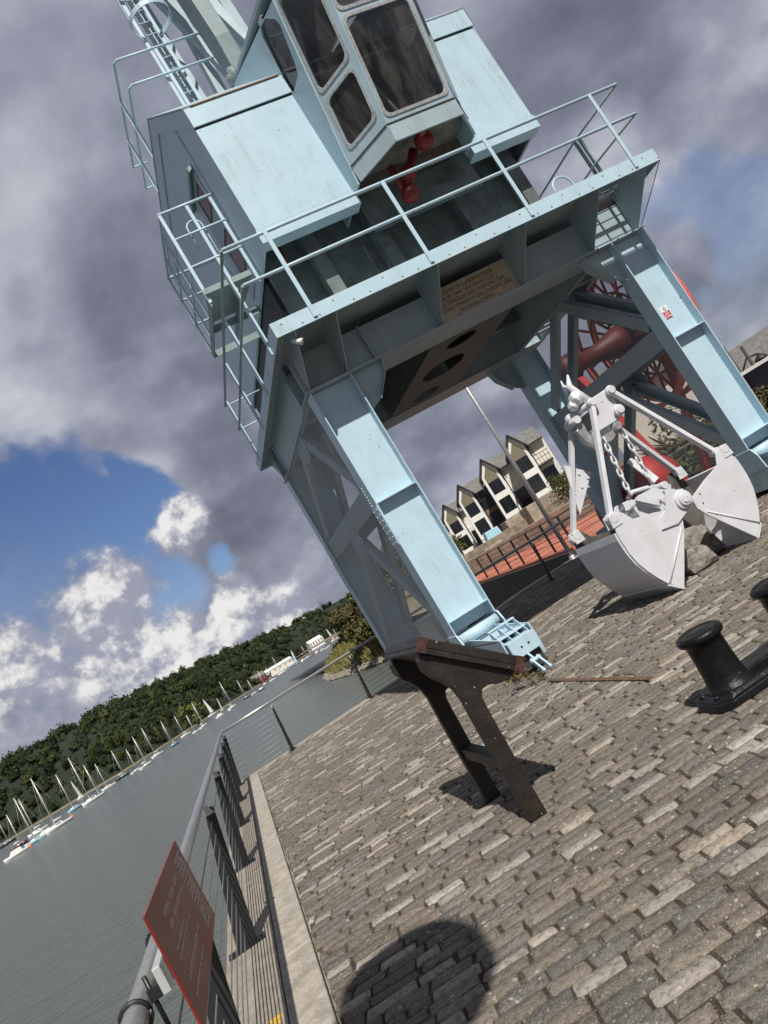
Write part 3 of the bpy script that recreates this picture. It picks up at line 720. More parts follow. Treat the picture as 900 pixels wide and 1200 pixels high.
# side frames: mid beam and inverted-V bracing, with netting
for sgn, (x0, x1) in ((-1, LX[0]), (1, LX[1])):
    xf = x0+0.06 if sgn < 0 else x1-0.06; xm = (x0+x1)/2; xi = x1-0.08 if sgn < 0 else x0+0.08
    mb = MB()
    for x in (xf, xi): mb.bar((x, FW+0.17, 2.93), (x, RW-0.17, 2.93), 0.02, 0.34)
    mb.box(min(xf, xi)+0.012, max(xf, xi)-0.012, FW+0.17, RW-0.17, 3.085, 3.10); 
    mb.build_split('cross_beam', 'bluegrey', crane, bevel=0.003)
    for x in (xf, xi):
        for (a, b, w) in (((12.05, 4.66), (10.22, 3.18), 0.20), ((12.05, 4.66), (13.98, 3.18), 0.20), ((12.05, 2.70), (10.22, 1.02), 0.20), ((12.05, 2.70), (14.0, 1.02), 0.20)):
            mb = MB()
            mb.bar((x, a[0], a[1]), (x, b[0], b[1]), w, 0.016, (1,0,0))
            d = Vector((0, b[0]-a[0], b[1]-a[1])).normalized(); nn = Vector((0, -d.z, d.y))*(w/2-0.008)
            inn = 0.05*(1 if x == xf else -1)*(-sgn)
            for q in (nn, -nn):
                A = Vector((x+inn, *a))+q; B = Vector((x+inn, *b))+q
                mb.bar(A, B, 0.014, 0.085, (1,0,0))
            mb.build('brace', 'bluegrey', crane)
    mb = MB()
    for z in (4.5, 2.72): mb.prism([(11.75, z+0.16), (12.35, z+0.16), (12.45, z-0.1), (12.25, z-0.32), (11.85, z-0.32), (11.65, z-0.1)], 'x', xf-0.016*sgn*-1-0.006, xf-0.016*sgn*-1+0.006)
    mb.build_split('node_plate', 'bluegrey', crane, bevel=0.003)
    mb = MB()
    for z in (4.5, 2.72):
        for i in range(9):
            y = 11.78+0.068*i; zz = z+0.06-(0.25 if i in (2, 5) else 0.0)+0.05*((i*3) % 4)
            mb.ico((xf+0.024*sgn, y, zz-0.06), 0.017, 1)
    for i in range(7):
        for y in (FW+0.06, RW-0.06): mb.ico((xf+0.062*sgn, y, 2.80+0.045*i), 0.017, 1)
    mb.build('rivet', 'bluegrey', crane)
    mb = MB(); mb.quad((xf+0.035*sgn, FW+0.16, 0.7), (xf+0.035*sgn, RW-0.16, 0.7), (xf+0.035*sgn, RW-0.16, ZB), (xf+0.035*sgn, FW+0.16, ZB)); mb.build('bird_netting', 'net', crane)
# rear frame posts and access ladder between the rear legs (seen as dark ladders from the front)
mb = MB()
for x in (3.75, 4.15): mb.box(x, x+0.05, RW-0.7, RW-0.65, 0.4, ZB)
for i in range(14): mb.tube((3.8, RW-0.675, 0.6+0.28*i), (4.15, RW-0.675, 0.6+0.28*i), 0.012, 6)
mb.build('access_ladder', 'bluegrey', crane)
mb = MB(); mb.box(3.0, 3.40, 11.2, 12.3, 0.62, 1.05); mb.box(2.97, 3.43, 11.17, 12.33, 1.052, 1.07); mb.build('control_box', 'plate', crane, bevel=0.01)
# corner netting on the walkway ends
for x, e in ((DX1-0.006, LX[1][1]), (DX0+0.006, LX[0][0])):
    mb = MB(); f = mb.bm.faces.new([mb.bm.verts.new(p) for p in ((x, DY0+0.01, zb), (e, FW-0.16, ZB+0.03), (e, FW-0.02, DZ-0.22))]); mb.build('corner_netting', 'netd', crane)
    mb = MB(); mb.path([(x, DY0+0.01, zb), (x*0.6+e*0.4, (DY0*0.6+FW*0.4)-0.05, zb*0.6+ZB*0.4), (e, FW-0.16, ZB+0.03)], 0.006, 6); mb.build('net_cord', 'rust', crane)
mb = MB(); mb.quad((LX[0][0], FW-0.02, ZB+0.02), (3.44, FW-0.05, ZB+0.02), (3.44, DY0+0.03, DZ-0.21), (LX[0][0], DY0+0.03, DZ-0.21)); mb.build('corner_netting', 'netd', crane)
# rating plate painted on the beam, and the safety sign on the right leg
mb = MB(); mb.box(5.07, 6.53, FW-0.016, FW-0.0125, ZB+0.035, DZ-0.21); rp = mb.build('rating_plate', 'tan', crane)
lines = ["BUTTERS CRANES LTD GLASGOW & LONDON", "PORTAL JIB CRANE. F.B.N\u00ba 40962/67 CLASS 2", "SWL-4 TONNES(SLOW GEAR),2 TONNES(FAST GEAR)", "TEST LOAD-5 TONNES(SLOW GEAR),3 TONNES(FAST GEAR)", "MAX RADIUS-17 METRES"]
xs = [5.14, 5.16, 5.15, 5.12, 5.47]; wd = [1.12, 1.14, 1.24, 1.34, 0.62]
for i, (ln, x, w) in enumerate(zip(lines, xs, wd)):
    t = text('lettering', ln, 0.092, (x, FW-0.017, ZB+0.455-0.088*i), (1,0,0), (0,0,1), 'letter', rp, ext=0.0006, width=w)
mb = MB()
for x in (5.44, 6.22): mb.lathe([(0.020, 0), (0.018, 0.008), (0.006, 0.014)], (x, FW-0.02, ZB+0.085), (0,-1,0), 10)
mb.build('stud', 'white', rp)
def sign_on_leg():
    mb = MB(); mb.box(8.40, 8.54, FW-0.0175, FW-0.0105, 3.10, 3.31); s = mb.build('safety_sign', 'safewhite', crane)
    mb = MB(); mb.box(8.405, 8.535, FW-0.0195, FW-0.0176, 3.103, 3.225); r_ = mb.build('red_field', 'safered', s)
    for i, w in enumerate(("DO", "NOT", "CLIMB")):
        t = text('lettering', w, 0.046, (8.470, FW-0.0205, 3.188-0.037*i), (1,0,0), (0,0,1), 'safewhite', s, 'CENTER', ext=0.0004)
    mb = MB(); mb.arcring((8.47, FW-0.019, 3.268), 0.028, 0.004, (0,1,0), 20, 6); mb.bar((8.452, FW-0.019, 3.286), (8.488, FW-0.019, 3.250), 0.004, 0.004); mb.build('pictogram', 'darkin', s)
sign_on_leg()
# small floodlight at the corner of the walkway
mb = MB(); mb.lathe([(0.015, -0.06), (0.028, -0.05), (0.036, 0.03), (0.048, 0.085), (0.02, 0.09)], (2.80, 9.12, 5.03), (0.6, -0.3, -0.5), 14); mb.build('lamp', 'hullw', crane)

# guard rails round the deck
def rail(pts, heights, r, name, mt, posts, base, parent, extra=None):
    mb = MB()
    for h in heights:
        mb.path([(x, y, base+h) for x, y in pts], r, 8)
    for (x, y) in posts: mb.bar((x, y, base-0.16), (x, y, base+max(heights)+0.01), 0.016, 0.058, (1,0,0)) if extra is None else mb.bar((x, y, base-0.16), (x, y, base+max(heights)+0.01), 0.012, 0.055, (1,0,0))
    return mb.build(name, mt, parent)
RB = DZ
rail([(2.55, 9.02), (3.5, 9.012), (9.22, 9.012)], (1.17, 0.62), 0.025, 'guard_rail', 'blue', [(3.16, 8.985), (4.98, 8.985), (6.70, 8.985), (8.66, 8.985)], RB, crane)
rail([(2.54, 9.02), (2.54, 14.6)], (1.17, 0.62), 0.023, 'guard_rail', 'greygrn', [], RB, crane)
mb = MB()
for y in (9.55, 11.0, 12.6, 14.4): mb.bar((2.545, y, DZ-0.17), (2.535, y, DZ+1.18), 0.06, 0.012, (0,1,0)) if False else mb.box(2.545, 2.595, y-0.012, y+0.012, DZ-0.17, DZ+1.18)
mb.build_split('rail_post', 'blue', crane)
mb = MB()
for h in (1.17, 0.62): mb.tube((2.54, 14.6, RB+h), (3.3, 14.6, RB+h), 0.017, 8)
mb.build('guard_rail', 'blue', crane)
mb = MB()
for h in (1.17, 0.62): mb.path([(9.22, 9.012, RB+h), (9.05, 10.2, RB+h), (9.05, 14.6, RB+h)], 0.019, 8)
for y in (10.1, 10.22, 12.2, 14.2): mb.box(9.06, 9.09, y-0.03, y+0.03, DZ-0.1, DZ+1.18)
mb.build('guard_rail', 'greygrn', crane)
for (x, y, h) in ((8.55, 10.4, 0.62), (8.05, 11.4, 0.60)):
    mb = MB(); pts = [(x-0.19, y, DZ)] + [(x-0.19*math.cos(R(a)), y, DZ+h+0.19*math.sin(R(a))) for a in range(0, 181, 20)] + [(x+0.19, y, DZ)]
    mb.path(pts, 0.018, 8); mb.build('grab_hoop', 'blue', crane)
mb = MB(); mb.prism([(8.30, DZ+0.02), (8.75, DZ+0.02), (8.42, DZ+0.36)], 'y', 10.7, 10.86); mb.build('floodlight', 'darkin', crane)

# slewing pedestal
mb = MB(); mb.lathe([(1.28, 0), (1.28, 0.16), (1.08, 0.18), (1.02, 0.75), (1.32, 0.80), (1.32, 0.98), (0.9, 1.0)], (CX, CY, DZ+0.01), (0,0,1), 40); mb.build('slewing_ring', 'greygrn', crane)
mb = MB()
for x in (4.05, 5.12, 6.62, 7.75): mb.box(x, x+0.22, 10.30, 10.5, 5.45, 7.48)
for y in (11.1, 12.9, 14.6): mb.box(3.55, 8.1, y, y+0.25, DZ+1.02, 7.28)
mb.build_split('underframe_post', 'chassis', crane)
mb = MB(); mb.tube((3.66, 10.22, 6.85), (3.66, 10.24, 6.45), 0.016, 8); mb.build('red_pipe', 'reddark', crane)

# machinery house
HX0, HX1, HF, HR_ = 3.35, 8.30, 9.80, 16.5
prof = [(HF, 6.99), (HF, 9.10), (11.55, 10.52), (HR_, 10.52), (HR_, 6.78), (HF, 6.78)]
mb = MB()
t = 0.05
mb.prism([(HF+t, 6.78), (HF+t, 9.05), (11.55, 10.46), (HR_, 10.46), (HR_, 6.78)], 'x', HX0, HX0+t)
mb.prism([(HF+t, 6.78), (HF+t, 9.05), (11.55, 10.46), (HR_, 10.46), (HR_, 6.78)], 'x', HX1-t, HX1)
mb.box(HX0+t, HX1-t, HR_-t, HR_, 6.78, 10.44)
mb.box(HX0, 4.96, HF, HF+t-0.002, 6.995, 8.76); mb.box(7.02, HX1, HF, HF+t-0.002, 6.995, 8.76)
mb.box(HX0+t+0.002, HX1-t-0.002, HF+t+0.01, HR_-t-0.01, 7.50, 7.54)
house = mb.build('machinery_house', 'blue', crane, bevel=0.004)
mb = MB()
for xa, xb in ((HX0-0.02, 4.965), (7.015, HX1+0.02)):
    mb.box(xa, xb, HF-0.028, HF-0.004, 8.785, 9.105)
    mb.box(xa, xb, HF-0.016, HF+0.25, 6.77, 6.985)
for xa, xb in ((HX0-0.02, HX0-0.004), (HX1+0.004, HX1+0.02)):
    mb.prism([(HF-0.028, 8.785), (11.50, 10.17), (HR_+0.02, 10.17), (HR_+0.02, 10.51), (11.55, 10.51), (HF-0.028, 9.105)], 'x', xa, xb)
mb.build_split('eaves_fascia', 'blue', house, bevel=0.003)
mb = MB(); mb.prism([(HF-0.03, 9.108), (11.55, 10.515), (HR_+0.02, 10.515), (HR_+0.02, 10.535), (11.54, 10.535), (HF-0.04, 9.128)], 'x', HX0-0.03, HX1+0.03); mb.build('roof', 'bluegrey', house)
mb = MB(); mb.prism([(HF-0.045, 9.112), (HF-0.03, 9.131), (HF+0.45, 9.515), (HF+0.45, 9.512), (HF-0.045, 9.106)], 'x', HX0+0.1, 4.9); mb.build('rusted_edge', 'rust', house)
mb = MB(); 
for a, b in ((3.36, 4.95), (7.03, 8.29)): mb.box(a, b, HF-0.003, HF+0.001, 8.765, 8.784); 
mb.build_split('shadow_strip', 'darkin', house)  # dark strip drawn in for the shadow line below the eaves lip
for a in (3.62, 8.05):
    mb = MB(); mb.box(a, a+0.012, HF-0.004, HF-0.0005, 7.0, 8.75); mb.build('seam', 'blue', house)
# side door, windows and rain hood on the left wall
mb = MB(); mb.box(HX0-0.02, HX0-0.004, 10.9, 11.75, 6.95, 8.95); dr = mb.build('door', 'bluegrey', house, bevel=0.006)
for (y0, y1, z0, z1) in ((10.95, 11.5, 8.30, 8.80), (10.95, 11.5, 7.2, 7.9)):
    mb = MB(); mb.holed((HX0-0.030, y1, z0), (0,-1,0), (0,0,1), rrect(0, y1-y0, 0, z1-z0, 0.06), [rrect(0.04, y1-y0-0.04, 0.04, z1-z0-0.04, 0.05)], 0.012); wf = mb.build('window', 'darkin', house)
    mb = MB(); mb.box(HX0-0.024, HX0-0.021, y0+0.03, y1-0.03, z0+0.03, z1-0.03); mb.build('pane', 'hullr', wf)
mb = MB(); mb.prism([(HX0, 9.02), (HX0-0.09, 8.97), (HX0-0.09, 8.90), (HX0-0.07, 8.90), (HX0, 8.96)], 'y', 10.85, 12.0); mb.build('rain_hood', 'greygrn', house)
mb = MB(); mb.box(HX0-0.005, HX0+0.0, 10.62, 10.65, 6.8, 9.5); mb.build('seam', 'greygrn', house)
mb = MB(); mb.box(HX1-0.06, HX1-0.02, 10.0, 12.6, 6.05, 6.775); 
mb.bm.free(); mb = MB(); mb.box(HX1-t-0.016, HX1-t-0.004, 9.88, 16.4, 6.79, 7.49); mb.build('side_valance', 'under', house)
mb = MB(); mb.box(HX0+0.06, 4.9, 10.9, 16.3, 6.2, 6.76); mb.build('ballast_box', 'darkin', house)
mb = MB(); mb.box(3.42, 8.22, 10.62, 10.70, 5.42, 7.48); mb.build('shade_backing', 'chassis', house)  # dark sheet standing in for the shade in the recess under the house
# access balcony on the left side
by0, by1, bx = 10.70, 12.55, 2.46
mb = MB()
for z in (8.32, 7.85, 7.35): 
    mb.path([(HX0-0.02, by0, z), (bx, by0, z), (bx, by1, z), (HX0-0.02, by1, z)], 0.028 if z > 8 else 0.022, 8)
for x in (HX0-0.06, 2.9, bx): mb.bar((x, by0, 6.72), (x, by0, 8.32), 0.05, 0.02, (0,1,0))
for y in (11.3, 11.95, by1): mb.bar((bx, y, 6.72), (bx, y, 8.32), 0.04, 0.03, (0,1,0))
mb.path([(2.98, by0+0.05, 6.95), (2.98, by0+0.05, 7.95)] + [(2.98-0.12+0.12*math.cos(R(a)), by0+0.05, 7.95+0.12*math.sin(R(a))) for a in range(20, 181, 20)] + [(2.74, by0+0.05, 7.6)], 0.015, 8)
bal = mb.build('access_balcony', 'blue', house)
mb = MB(); mb.box(bx-0.02, bx, by0, by1, 6.66, 6.78); mb.box(2.9, 2.92, by0, by1, 6.66, 6.78); mb.box(bx+0.005, HX0-0.025, by1-0.02, by1, 6.66, 6.78); mb.box(bx+0.005, HX0-0.025, 11.6, 11.62, 6.66, 6.78); mb.build('balcony_floor', 'greygrn', bal)
mb = MB(); mb.prism([(2.44, by0-0.05), (3.22, by0-0.05), (3.08, 11.62), (2.50, 11.62)], 'z', 6.84, 6.86); mb.box(2.44, 3.22, by0-0.062, by0-0.051, 6.84, 6.93); mb.build('balcony_plate', 'greygrn', bal)

# roof railing, ladder with hoops, mast, jib foot
mb = MB(); rz = 10.53
for h in (1.36, 0.82): mb.path([(5.0, 11.72, rz+h), (3.45, 11.72, rz+h), (3.39, 11.78, rz+h), (3.39, 14.5, rz+h), (3.7, 14.5, rz+h)], 0.024, 8)
for x, y in ((4.15, 11.72), (3.39, 12.7), (3.39, 13.7)): mb.bar((x, y, rz), (x, y, rz+1.37), 0.06, 0.02, (0,1,0))
mb.build('roof_railing', 'blue', house)
jib = MB()
jib.prism([(11.30, 10.62), (11.34, 10.48), (11.45, 10.42), (11.58, 10.46), (11.64, 10.6), (11.74, 11.2), (11.9, 13.4), (12.0, 16.0), (11.4, 16.0), (11.33, 13.4), (11.22, 11.3)], 'x', 5.02, 5.30)
jb = jib.build('jib', 'greygrn', crane, bevel=0.02)
mb = MB(); mb.lathe([(0.20, 0), (0.20, 0.05), (0.10, 0.06), (0.10, 0.11), (0.03, 0.12)], (5.02, 11.46, 10.62), (-1,0,0), 24); 
for i in range(8): a = i*0.785; mb.lathe([(0.018, 0), (0.016, 0.02)], (4.97, 11.46+0.15*math.cos(a), 10.62+0.15*math.sin(a)), (-1,0,0), 8)
mb.build('jib_pin', 'greygrn', jb)
mb = MB(); mb.prism([(11.1, 10.3), (11.85, 10.3), (11.6, 10.75), (11.3, 10.75)], 'x', 5.32, 5.40); mb.build('jib_bracket', 'greygrn', jb)
mb = MB()
for p0, p1, w in (((5.75, 12.6, 10.5), (4.55, 12.9, 16.5), 0.16), ((5.9, 12.0, 10.6), (5.9, 13.2, 17), 0.15), ((6.0, 11.9, 10.9), (5.2, 12.9, 16.5), 0.11), ((5.45, 13.6, 10.4), (5.8, 13.6, 17), 0.20), ((4.9, 13.2, 10.5), (4.9, 13.4, 17.0), 0.26), ((6.3, 12.8, 10.5), (6.3, 13.0, 17.0), 0.2)):
    mb.bar(p0, p1, w, w, (0,1,0))
mb.box(5.5, 6.1, 11.7, 12.2, 10.55, 10.85); mb.tube((5.3, 11.9, 10.95), (6.2, 11.9, 10.95), 0.07, 12)
mb.build_split('frame_strut', 'bluegrey', crane)
mb = MB()
lx0, lx1, ly = 4.48, 4.82, 12.9
for x in (lx0, lx1): mb.bar((x, ly, 10.5), (x, ly, 16.5), 0.065, 0.02, (0,1,0))
for i in range(21): mb.tube((lx0, ly, 10.7+0.28*i), (lx1, ly, 10.7+0.28*i), 0.011, 6)
lad = mb.build('mast_ladder', 'blue', crane)
for z in (13.15, 14.1, 15.0):
    mb = MB(); cxh, cyh = (lx0+lx1)/2, ly-0.42
    arc = [(lx0, ly, z)] + [(cxh+0.40*math.cos(R(a)), cyh+0.40*math.sin(R(a)), z) for a in range(140, 401, 13)] + [(lx1, ly, z)]
    for a, b in zip(arc, arc[1:]): mb.bar(a, b, 0.014, 0.10, (0,0,1))
    mb.build('safety_hoop', 'blue', lad)
mb = MB()
for a in (180, 250, 300): mb.bar(((lx0+lx1)/2+0.38*math.cos(R(a)), ly-0.42+0.38*math.sin(R(a)), 13.15), ((lx0+lx1)/2+0.38*math.cos(R(a)), ly-0.42+0.38*math.sin(R(a)), 16), 0.045, 0.012, (1,0,0))
mb.build('hoop_strip', 'blue', lad)

# driver's cab: chamfered plan, glazing leaning outwards towards the top
TL = 0.30
def cabpt(x, y, z): return Vector((x, y-TL*(z-7.16), z))
c0, c1, c2, c3 = (4.97, 9.48), (5.43, 8.85), (6.56, 8.85), (7.02, 9.48)
zlo, zhi = 7.16, 9.45
def glazed(a, b, holes, parent):
    o = cabpt(*a, zlo); u = (Vector((b[0], b[1], 0))-Vector((a[0], a[1], 0))); ul = u.length; u.normalize()
    vv = Vector((0, -TL, 1)); up = (vv - u*vv.dot(u)); sk = vv.dot(u); upn = up.normalized()
    H = (zhi-zlo)*up.length; sx = sk*(zhi-zlo)
    mb = MB(); mb.holed(o, u, upn, [(0.004,0),(ul-0.004,0),(ul-0.004+sx,H),(0.004+sx,H)], [[(p[0]+sk/up.length*p[1], p[1]) for p in h] for h in holes], 0.045)
    w = mb.build('cab_wall', 'blue', parent)
    nrm = u.cross(upn).normalized()
    for h in holes:
        h = [(p[0]+sk/up.length*p[1], p[1]) for p in h]; hx = sum(p[0] for p in h)/len(h); hy = sum(p[1] for p in h)/len(h)
        def grow(f): return [(hx+(p[0]-hx)+math.copysign(f, p[0]-hx), hy+(p[1]-hy)+math.copysign(f, p[1]-hy)) for p in h]
        mb = MB(); mb.holed(o+nrm*0.010, u, upn, grow(0.045), [grow(0.002)], 0.008); fr = mb.build('window_frame', 'plate', w)
        mb = MB(); gp = grow(0.02); mb.bm.faces.new([mb.bm.verts.new(o - nrm*0.02 + u*p[0] + upn*p[1]) for p in gp]); mb.build('window_pane', 'glass', w)
        mb = MB()
        for i in range(0, len(h), 1):
            p, q = h[i], h[(i+1) % len(h)]; L = math.hypot(q[0]-p[0], q[1]-p[1]); k = max(1, int(L/0.12))
            if L < 0.05 and i % 3: continue
            for j in range(k):
                g = (p[0]+(q[0]-p[0])*(j+0.5)/k, p[1]+(q[1]-p[1])*(j+0.5)/k)
                g = (g[0]+math.copysign(0.023, g[0]-hx)*(abs(g[0]-hx) > 0.1), g[1]+math.copysign(0.023, g[1]-hy)*(abs(g[1]-hy) > 0.1))
                mb.lathe([(0.007, 0), (0.004, 0.005)], o+u*g[0]+upn*g[1]+nrm*0.010, nrm, 6)
        mb.build('rivet', 'greygrn', fr)
    return w
mb = MB()
pf = [c0, c1, c2, c3, (7.02, 10.4), (4.97, 10.4)]
sk = [(c0[0], c0[1]), c1, c2, c3]
def off(p, d): return p
bot = [(4.98, 9.50), (5.43, 8.88), (6.56, 8.88), (7.01, 9.50)]
for (a, b), (a2, b2) in zip(zip(sk, sk[1:]), zip(bot, bot[1:])):
    nrm = Vector((b[1]-a[1], -(b[0]-a[0]), 0)).normalized()
    A, B = Vector((*a, zlo-0.012)), Vector((*b, zlo-0.012)); A2, B2 = Vector((*a2, 6.90)), Vector((*b2, 6.90))
    mb.hexa([A+nrm*0.012, B+nrm*0.012, B2+nrm*0.012, A2+nrm*0.012], [A-nrm*0.02, B-nrm*0.02, B2-nrm*0.02, A2-nrm*0.02])
cab = mb.build('driver_cab', 'bluegrey', crane)
mb = MB()
for a, b in zip(sk, sk[1:]): mb.bar((*a, zlo-0.006), (*b, zlo-0.006), 0.05, 0.012)
mb.build('cab_seam', 'darkin', cab)
glazed(c0, c1, [rrect(0.10, 0.65, 0.20, 0.86, 0.09), rrect(0.06, 0.65, 1.02, 2.25, 0.09)], cab)
glazed(c1, c2, [rrect(0.07, 1.06, 0.12, 1.44, 0.09), rrect(0.07, 1.06, 1.58, 2.3, 0.09)], cab)
glazed(c2, c3, [rrect(0.10, 0.66, 0.20, 2.2, 0.09)], cab)
# side walls, roof, interior
for x, sgn in ((4.97, 1), (7.02, -1)):
    ff = lambda z: 9.48-TL*(z-7.16)
    outer = [(ff(6.95), 6.90), (ff(7.16), 7.16), (ff(9.45), 9.45), (11.7, 10.62), (12.2, 10.5), (12.2, 6.95), (10.4, 6.90)]
    hole = [(9.82, 8.82), (9.70, 8.72), (9.32, 8.66), (9.22, 8.74), (8.98, 9.22), (9.02, 9.36), (9.35, 9.72), (9.50, 9.76), (9.62, 9.66)]
    mb = MB(); mb.holed((x, 0, 0), (0,1,0), (0,0,1), outer, [hole], 0.03*1); sw = mb.build('cab_side', 'blue', cab)
    mb = MB(); cyh = sum(p[0] for p in hole)/9; czh = sum(p[1] for p in hole)/9
    mb.holed((x-0.012 if sgn > 0 else x+0.02, 0, 0), (0,1,0), (0,0,1), [(cyh+(p[0]-cyh)*1.10, czh+(p[1]-czh)*1.10) for p in hole], [[(cyh+(p[0]-cyh)*1.0, czh+(p[1]-czh)*1.0) for p in hole]], 0.008); mb.build('window_frame', 'plate', sw)
    mb = MB(); mb.bm.faces.new([mb.bm.verts.new((x+0.01*sgn, a, b)) for a, b in hole]); mb.build('window_pane', 'glass', sw)
mb = MB(); mb.prism([(8.1, 9.50), (11.7, 10.64), (12.2, 10.52), (12.2, 10.56), (11.7, 10.70), (8.05, 9.56)], 'x', 4.985, 7.005); mb.build('cab_roof', 'bluegrey', cab)
mb = MB(); mb.box(5.0, 6.99, 9.9, 9.94, 6.95, 7.6); mb.box(5.02, 5.05, 9.5, 11.2, 7.1, 7.3); mb.prism([(5.45, 9.02), (6.55, 9.02), (6.95, 9.55), (6.95, 11.9), (5.02, 11.9), (5.02, 9.55)], 'z', 7.17, 7.19)
mb.box(5.6, 6.95, 11.4, 11.44, 7.2, 9.8); mb.build('cab_floor', 'interior', cab)
mb = MB(); mb.box(5.55, 6.1, 9.75, 10.3, 7.55, 7.67); mb.box(5.55, 6.1, 10.28, 10.38, 7.6, 8.4); mb.box(5.75, 5.9, 9.95, 10.1, 7.2, 7.55); mb.build('driver_seat', 'interior', cab, bevel=0.03)
mb = MB(); mb.box(5.15, 5.40, 9.5, 10.2, 7.2, 8.0); mb.box(6.35, 6.8, 9.5, 10.2, 7.2, 7.95); mb.build_split('control_desk', 'interior', cab, bevel=0.02)
mb = MB(); mb.tube((6.05, 9.3, 7.2), (5.95, 9.6, 8.9), 0.025, 8); mb.bar((5.1, 9.6, 8.2), (5.3, 9.2, 9.4), 0.03, 0.05); mb.bar((5.0, 9.9, 9.0), (6.9, 9.9, 9.0), 0.03, 0.05); mb.build('control_lever', 'plate', cab)
mb = MB()
mb.ico((6.05, 9.25, 6.98), 0.15, 2, (1, 1, 1.0)); mb.ico((5.70, 9.5, 6.75), 0.13, 2); mb.tube((5.95, 9.45, 7.02), (5.62, 9.6, 6.6), 0.07, 12); mb.tube((5.5, 9.5, 6.95), (5.55, 9.6, 6.6), 0.05, 12); mb.ico((5.62, 9.62, 6.50), 0.14, 2)
mb.build('slewing_motor', 'reddark', cab)
mb = MB(); mb.box(5.0, 6.99, 9.96, 10.0, 6.35, 6.93); mb.build('cab_bulkhead', 'chassis', cab)
# ================================================================== CLAMSHELL GRAB
GX, GN, GFAR = 5.42, 7.84, 8.92
grab = empty('clamshell_grab', (GX, 8.4, 0), 'white painted clamshell crane grab standing open on the cobbles with chains hanging inside', 'grab')
def bucket(s):
    X = lambda x: GX + s*(x-GX)
    P = [(X(a), b) for a, b in ((4.83,0.0),(4.68,0.15),(4.61,0.26),(4.55,0.38),(4.50,0.51),(4.475,0.65),(4.47,0.83),(4.48,0.92),(4.505,1.0),(4.555,1.10),(4.62,1.12),(4.68,1.08),(4.75,0.96),(5.03,0.89),(5.29,0.80),(5.30,0.66),(5.24,0.55),(5.10,0.36))]
    mb = MB()
    mb.prism(P, 'y', GN, GN+0.025); b = mb.build('bucket', 'white', grab, bevel=0.004)
    mb = MB(); mb.prism(P, 'y', GFAR-0.025, GFAR); mb.build('far_plate', 'bucket_shade', b, bevel=0.004); mb = MB()
    sh = P[:8]
    mb = MB()
    for (a, c) in zip(sh, sh[1:]):
        ia = (a[0]+s*0.022*-1*-1, a[1]+0.008); ic = (c[0]+s*0.022*-1*-1, c[1]+0.008)
        mb.hexa([(a[0], GN+0.026, a[1]), (a[0], GFAR-0.026, a[1]), (a[0]-s*-1*0.022*-1, GFAR-0.026, a[1]+0.012), (a[0]-s*-1*0.022*-1, GN+0.026, a[1]+0.012)],
                [(c[0], GN+0.026, c[1]), (c[0], GFAR-0.026, c[1]), (c[0]-s*-1*0.022*-1, GFAR-0.026, c[1]+0.012), (c[0]-s*-1*0.022*-1, GN+0.026, c[1]+0.012)])
    mb.build('curved_shell', 'white', b)
    mb = MB()      # weld seams / wear lips on the near plate
    mb.tube((X(5.22), GN-0.002, 0.58), (X(4.70), GN-0.002, 0.135), 0.011, 8)
    mb.hexa([(X(4.69), GN-0.004, 0.13), (X(4.84), GN-0.004, -0.005), (X(4.84), GFAR+0.004, -0.005), (X(4.69), GFAR+0.004, 0.13)], [(X(4.675), GN-0.004, 0.12), (X(4.825), GN-0.004, -0.015), (X(4.825), GFAR+0.004, -0.015), (X(4.675), GFAR+0.004, 0.12)])
    mb.build('cutting_lip', 'white', b)
    mb = MB()
    for y in (GN-0.022, GFAR+0.004): mb.prism([(X(5.18), 0.86), (X(5.05), 0.80), (X(4.98), 0.68), (X(5.20), 0.64), (X(5.50), 0.74), (X(5.50), 0.95), (X(5.36), 1.0), (X(5.25), 1.0)], 'y', y, y+0.018) if s > 0 or y > 8.5 else None
    if len(mb.bm.verts): mb.build_split('hinge_arm', 'white', b, bevel=0.003)
    else: mb.bm.free()
    mb = MB()
    for (x, z) in ((5.17, 0.79), (5.20, 0.68)): mb.lathe([(0.011, 0), (0.009, 0.007)], (X(x), GN, z), (0,-1,0), 8)
    mb.build('bolt', 'darkin', b)
    return b
bucket(1); bucket(-1)
mb = MB()
mb.tube((GX, GN-0.07, 0.84), (GX, GFAR+0.07, 0.84), 0.055, 18)
mb.lathe([(0.112, 0), (0.112, 0.028), (0.104, 0.034), (0.078, 0.036), (0.078, 0.058), (0.072, 0.064), (0.046, 0.066), (0.046, 0.076), (0.01, 0.078)], (GX, GN-0.02, 0.84), (0,-1,0), 32, False)
for a in (0.7, 3.9): mb.lathe([(0.012, 0), (0.010, 0.008)], (GX+0.03*math.cos(a), GN-0.094, 0.84+0.03*math.sin(a)), (0,-1,0), 8)
mb.build('hinge_pin', 'white', grab)
# head block
mb = MB()
for y in (8.14, 8.60):
    mb.prism([(5.24, 2.36), (5.20, 2.20), (5.18, 2.03), (5.52, 2.04), (5.58, 2.16), (5.64, 2.36), (5.58, 2.44), (5.30, 2.42)], 'y', y, y+0.03)
mb.prism([(5.22, 2.30), (5.62, 2.32), (5.57, 2.44), (5.29, 2.42)], 'y', 8.172, 8.598)
mb.box(5.22, 5.54, 8.172, 8.598, 2.03, 2.10)
hd = mb.build('head_block', 'white', grab, bevel=0.008)
mb = MB()
for (x, z, r) in ((5.28, 2.37, 0.058), (5.585, 2.39, 0.062), (5.54, 2.13, 0.07)):
    mb.tube((x, 8.06, z), (x, 8.70, z), r*0.75, 16)
    mb.lathe([(r, 0), (r, 0.03), (r*0.9, 0.036), (r*0.7, 0.038), (r*0.68, 0.055), (r*0.2, 0.057)], (x, 8.10, z), (0,-1,0), 20, False)
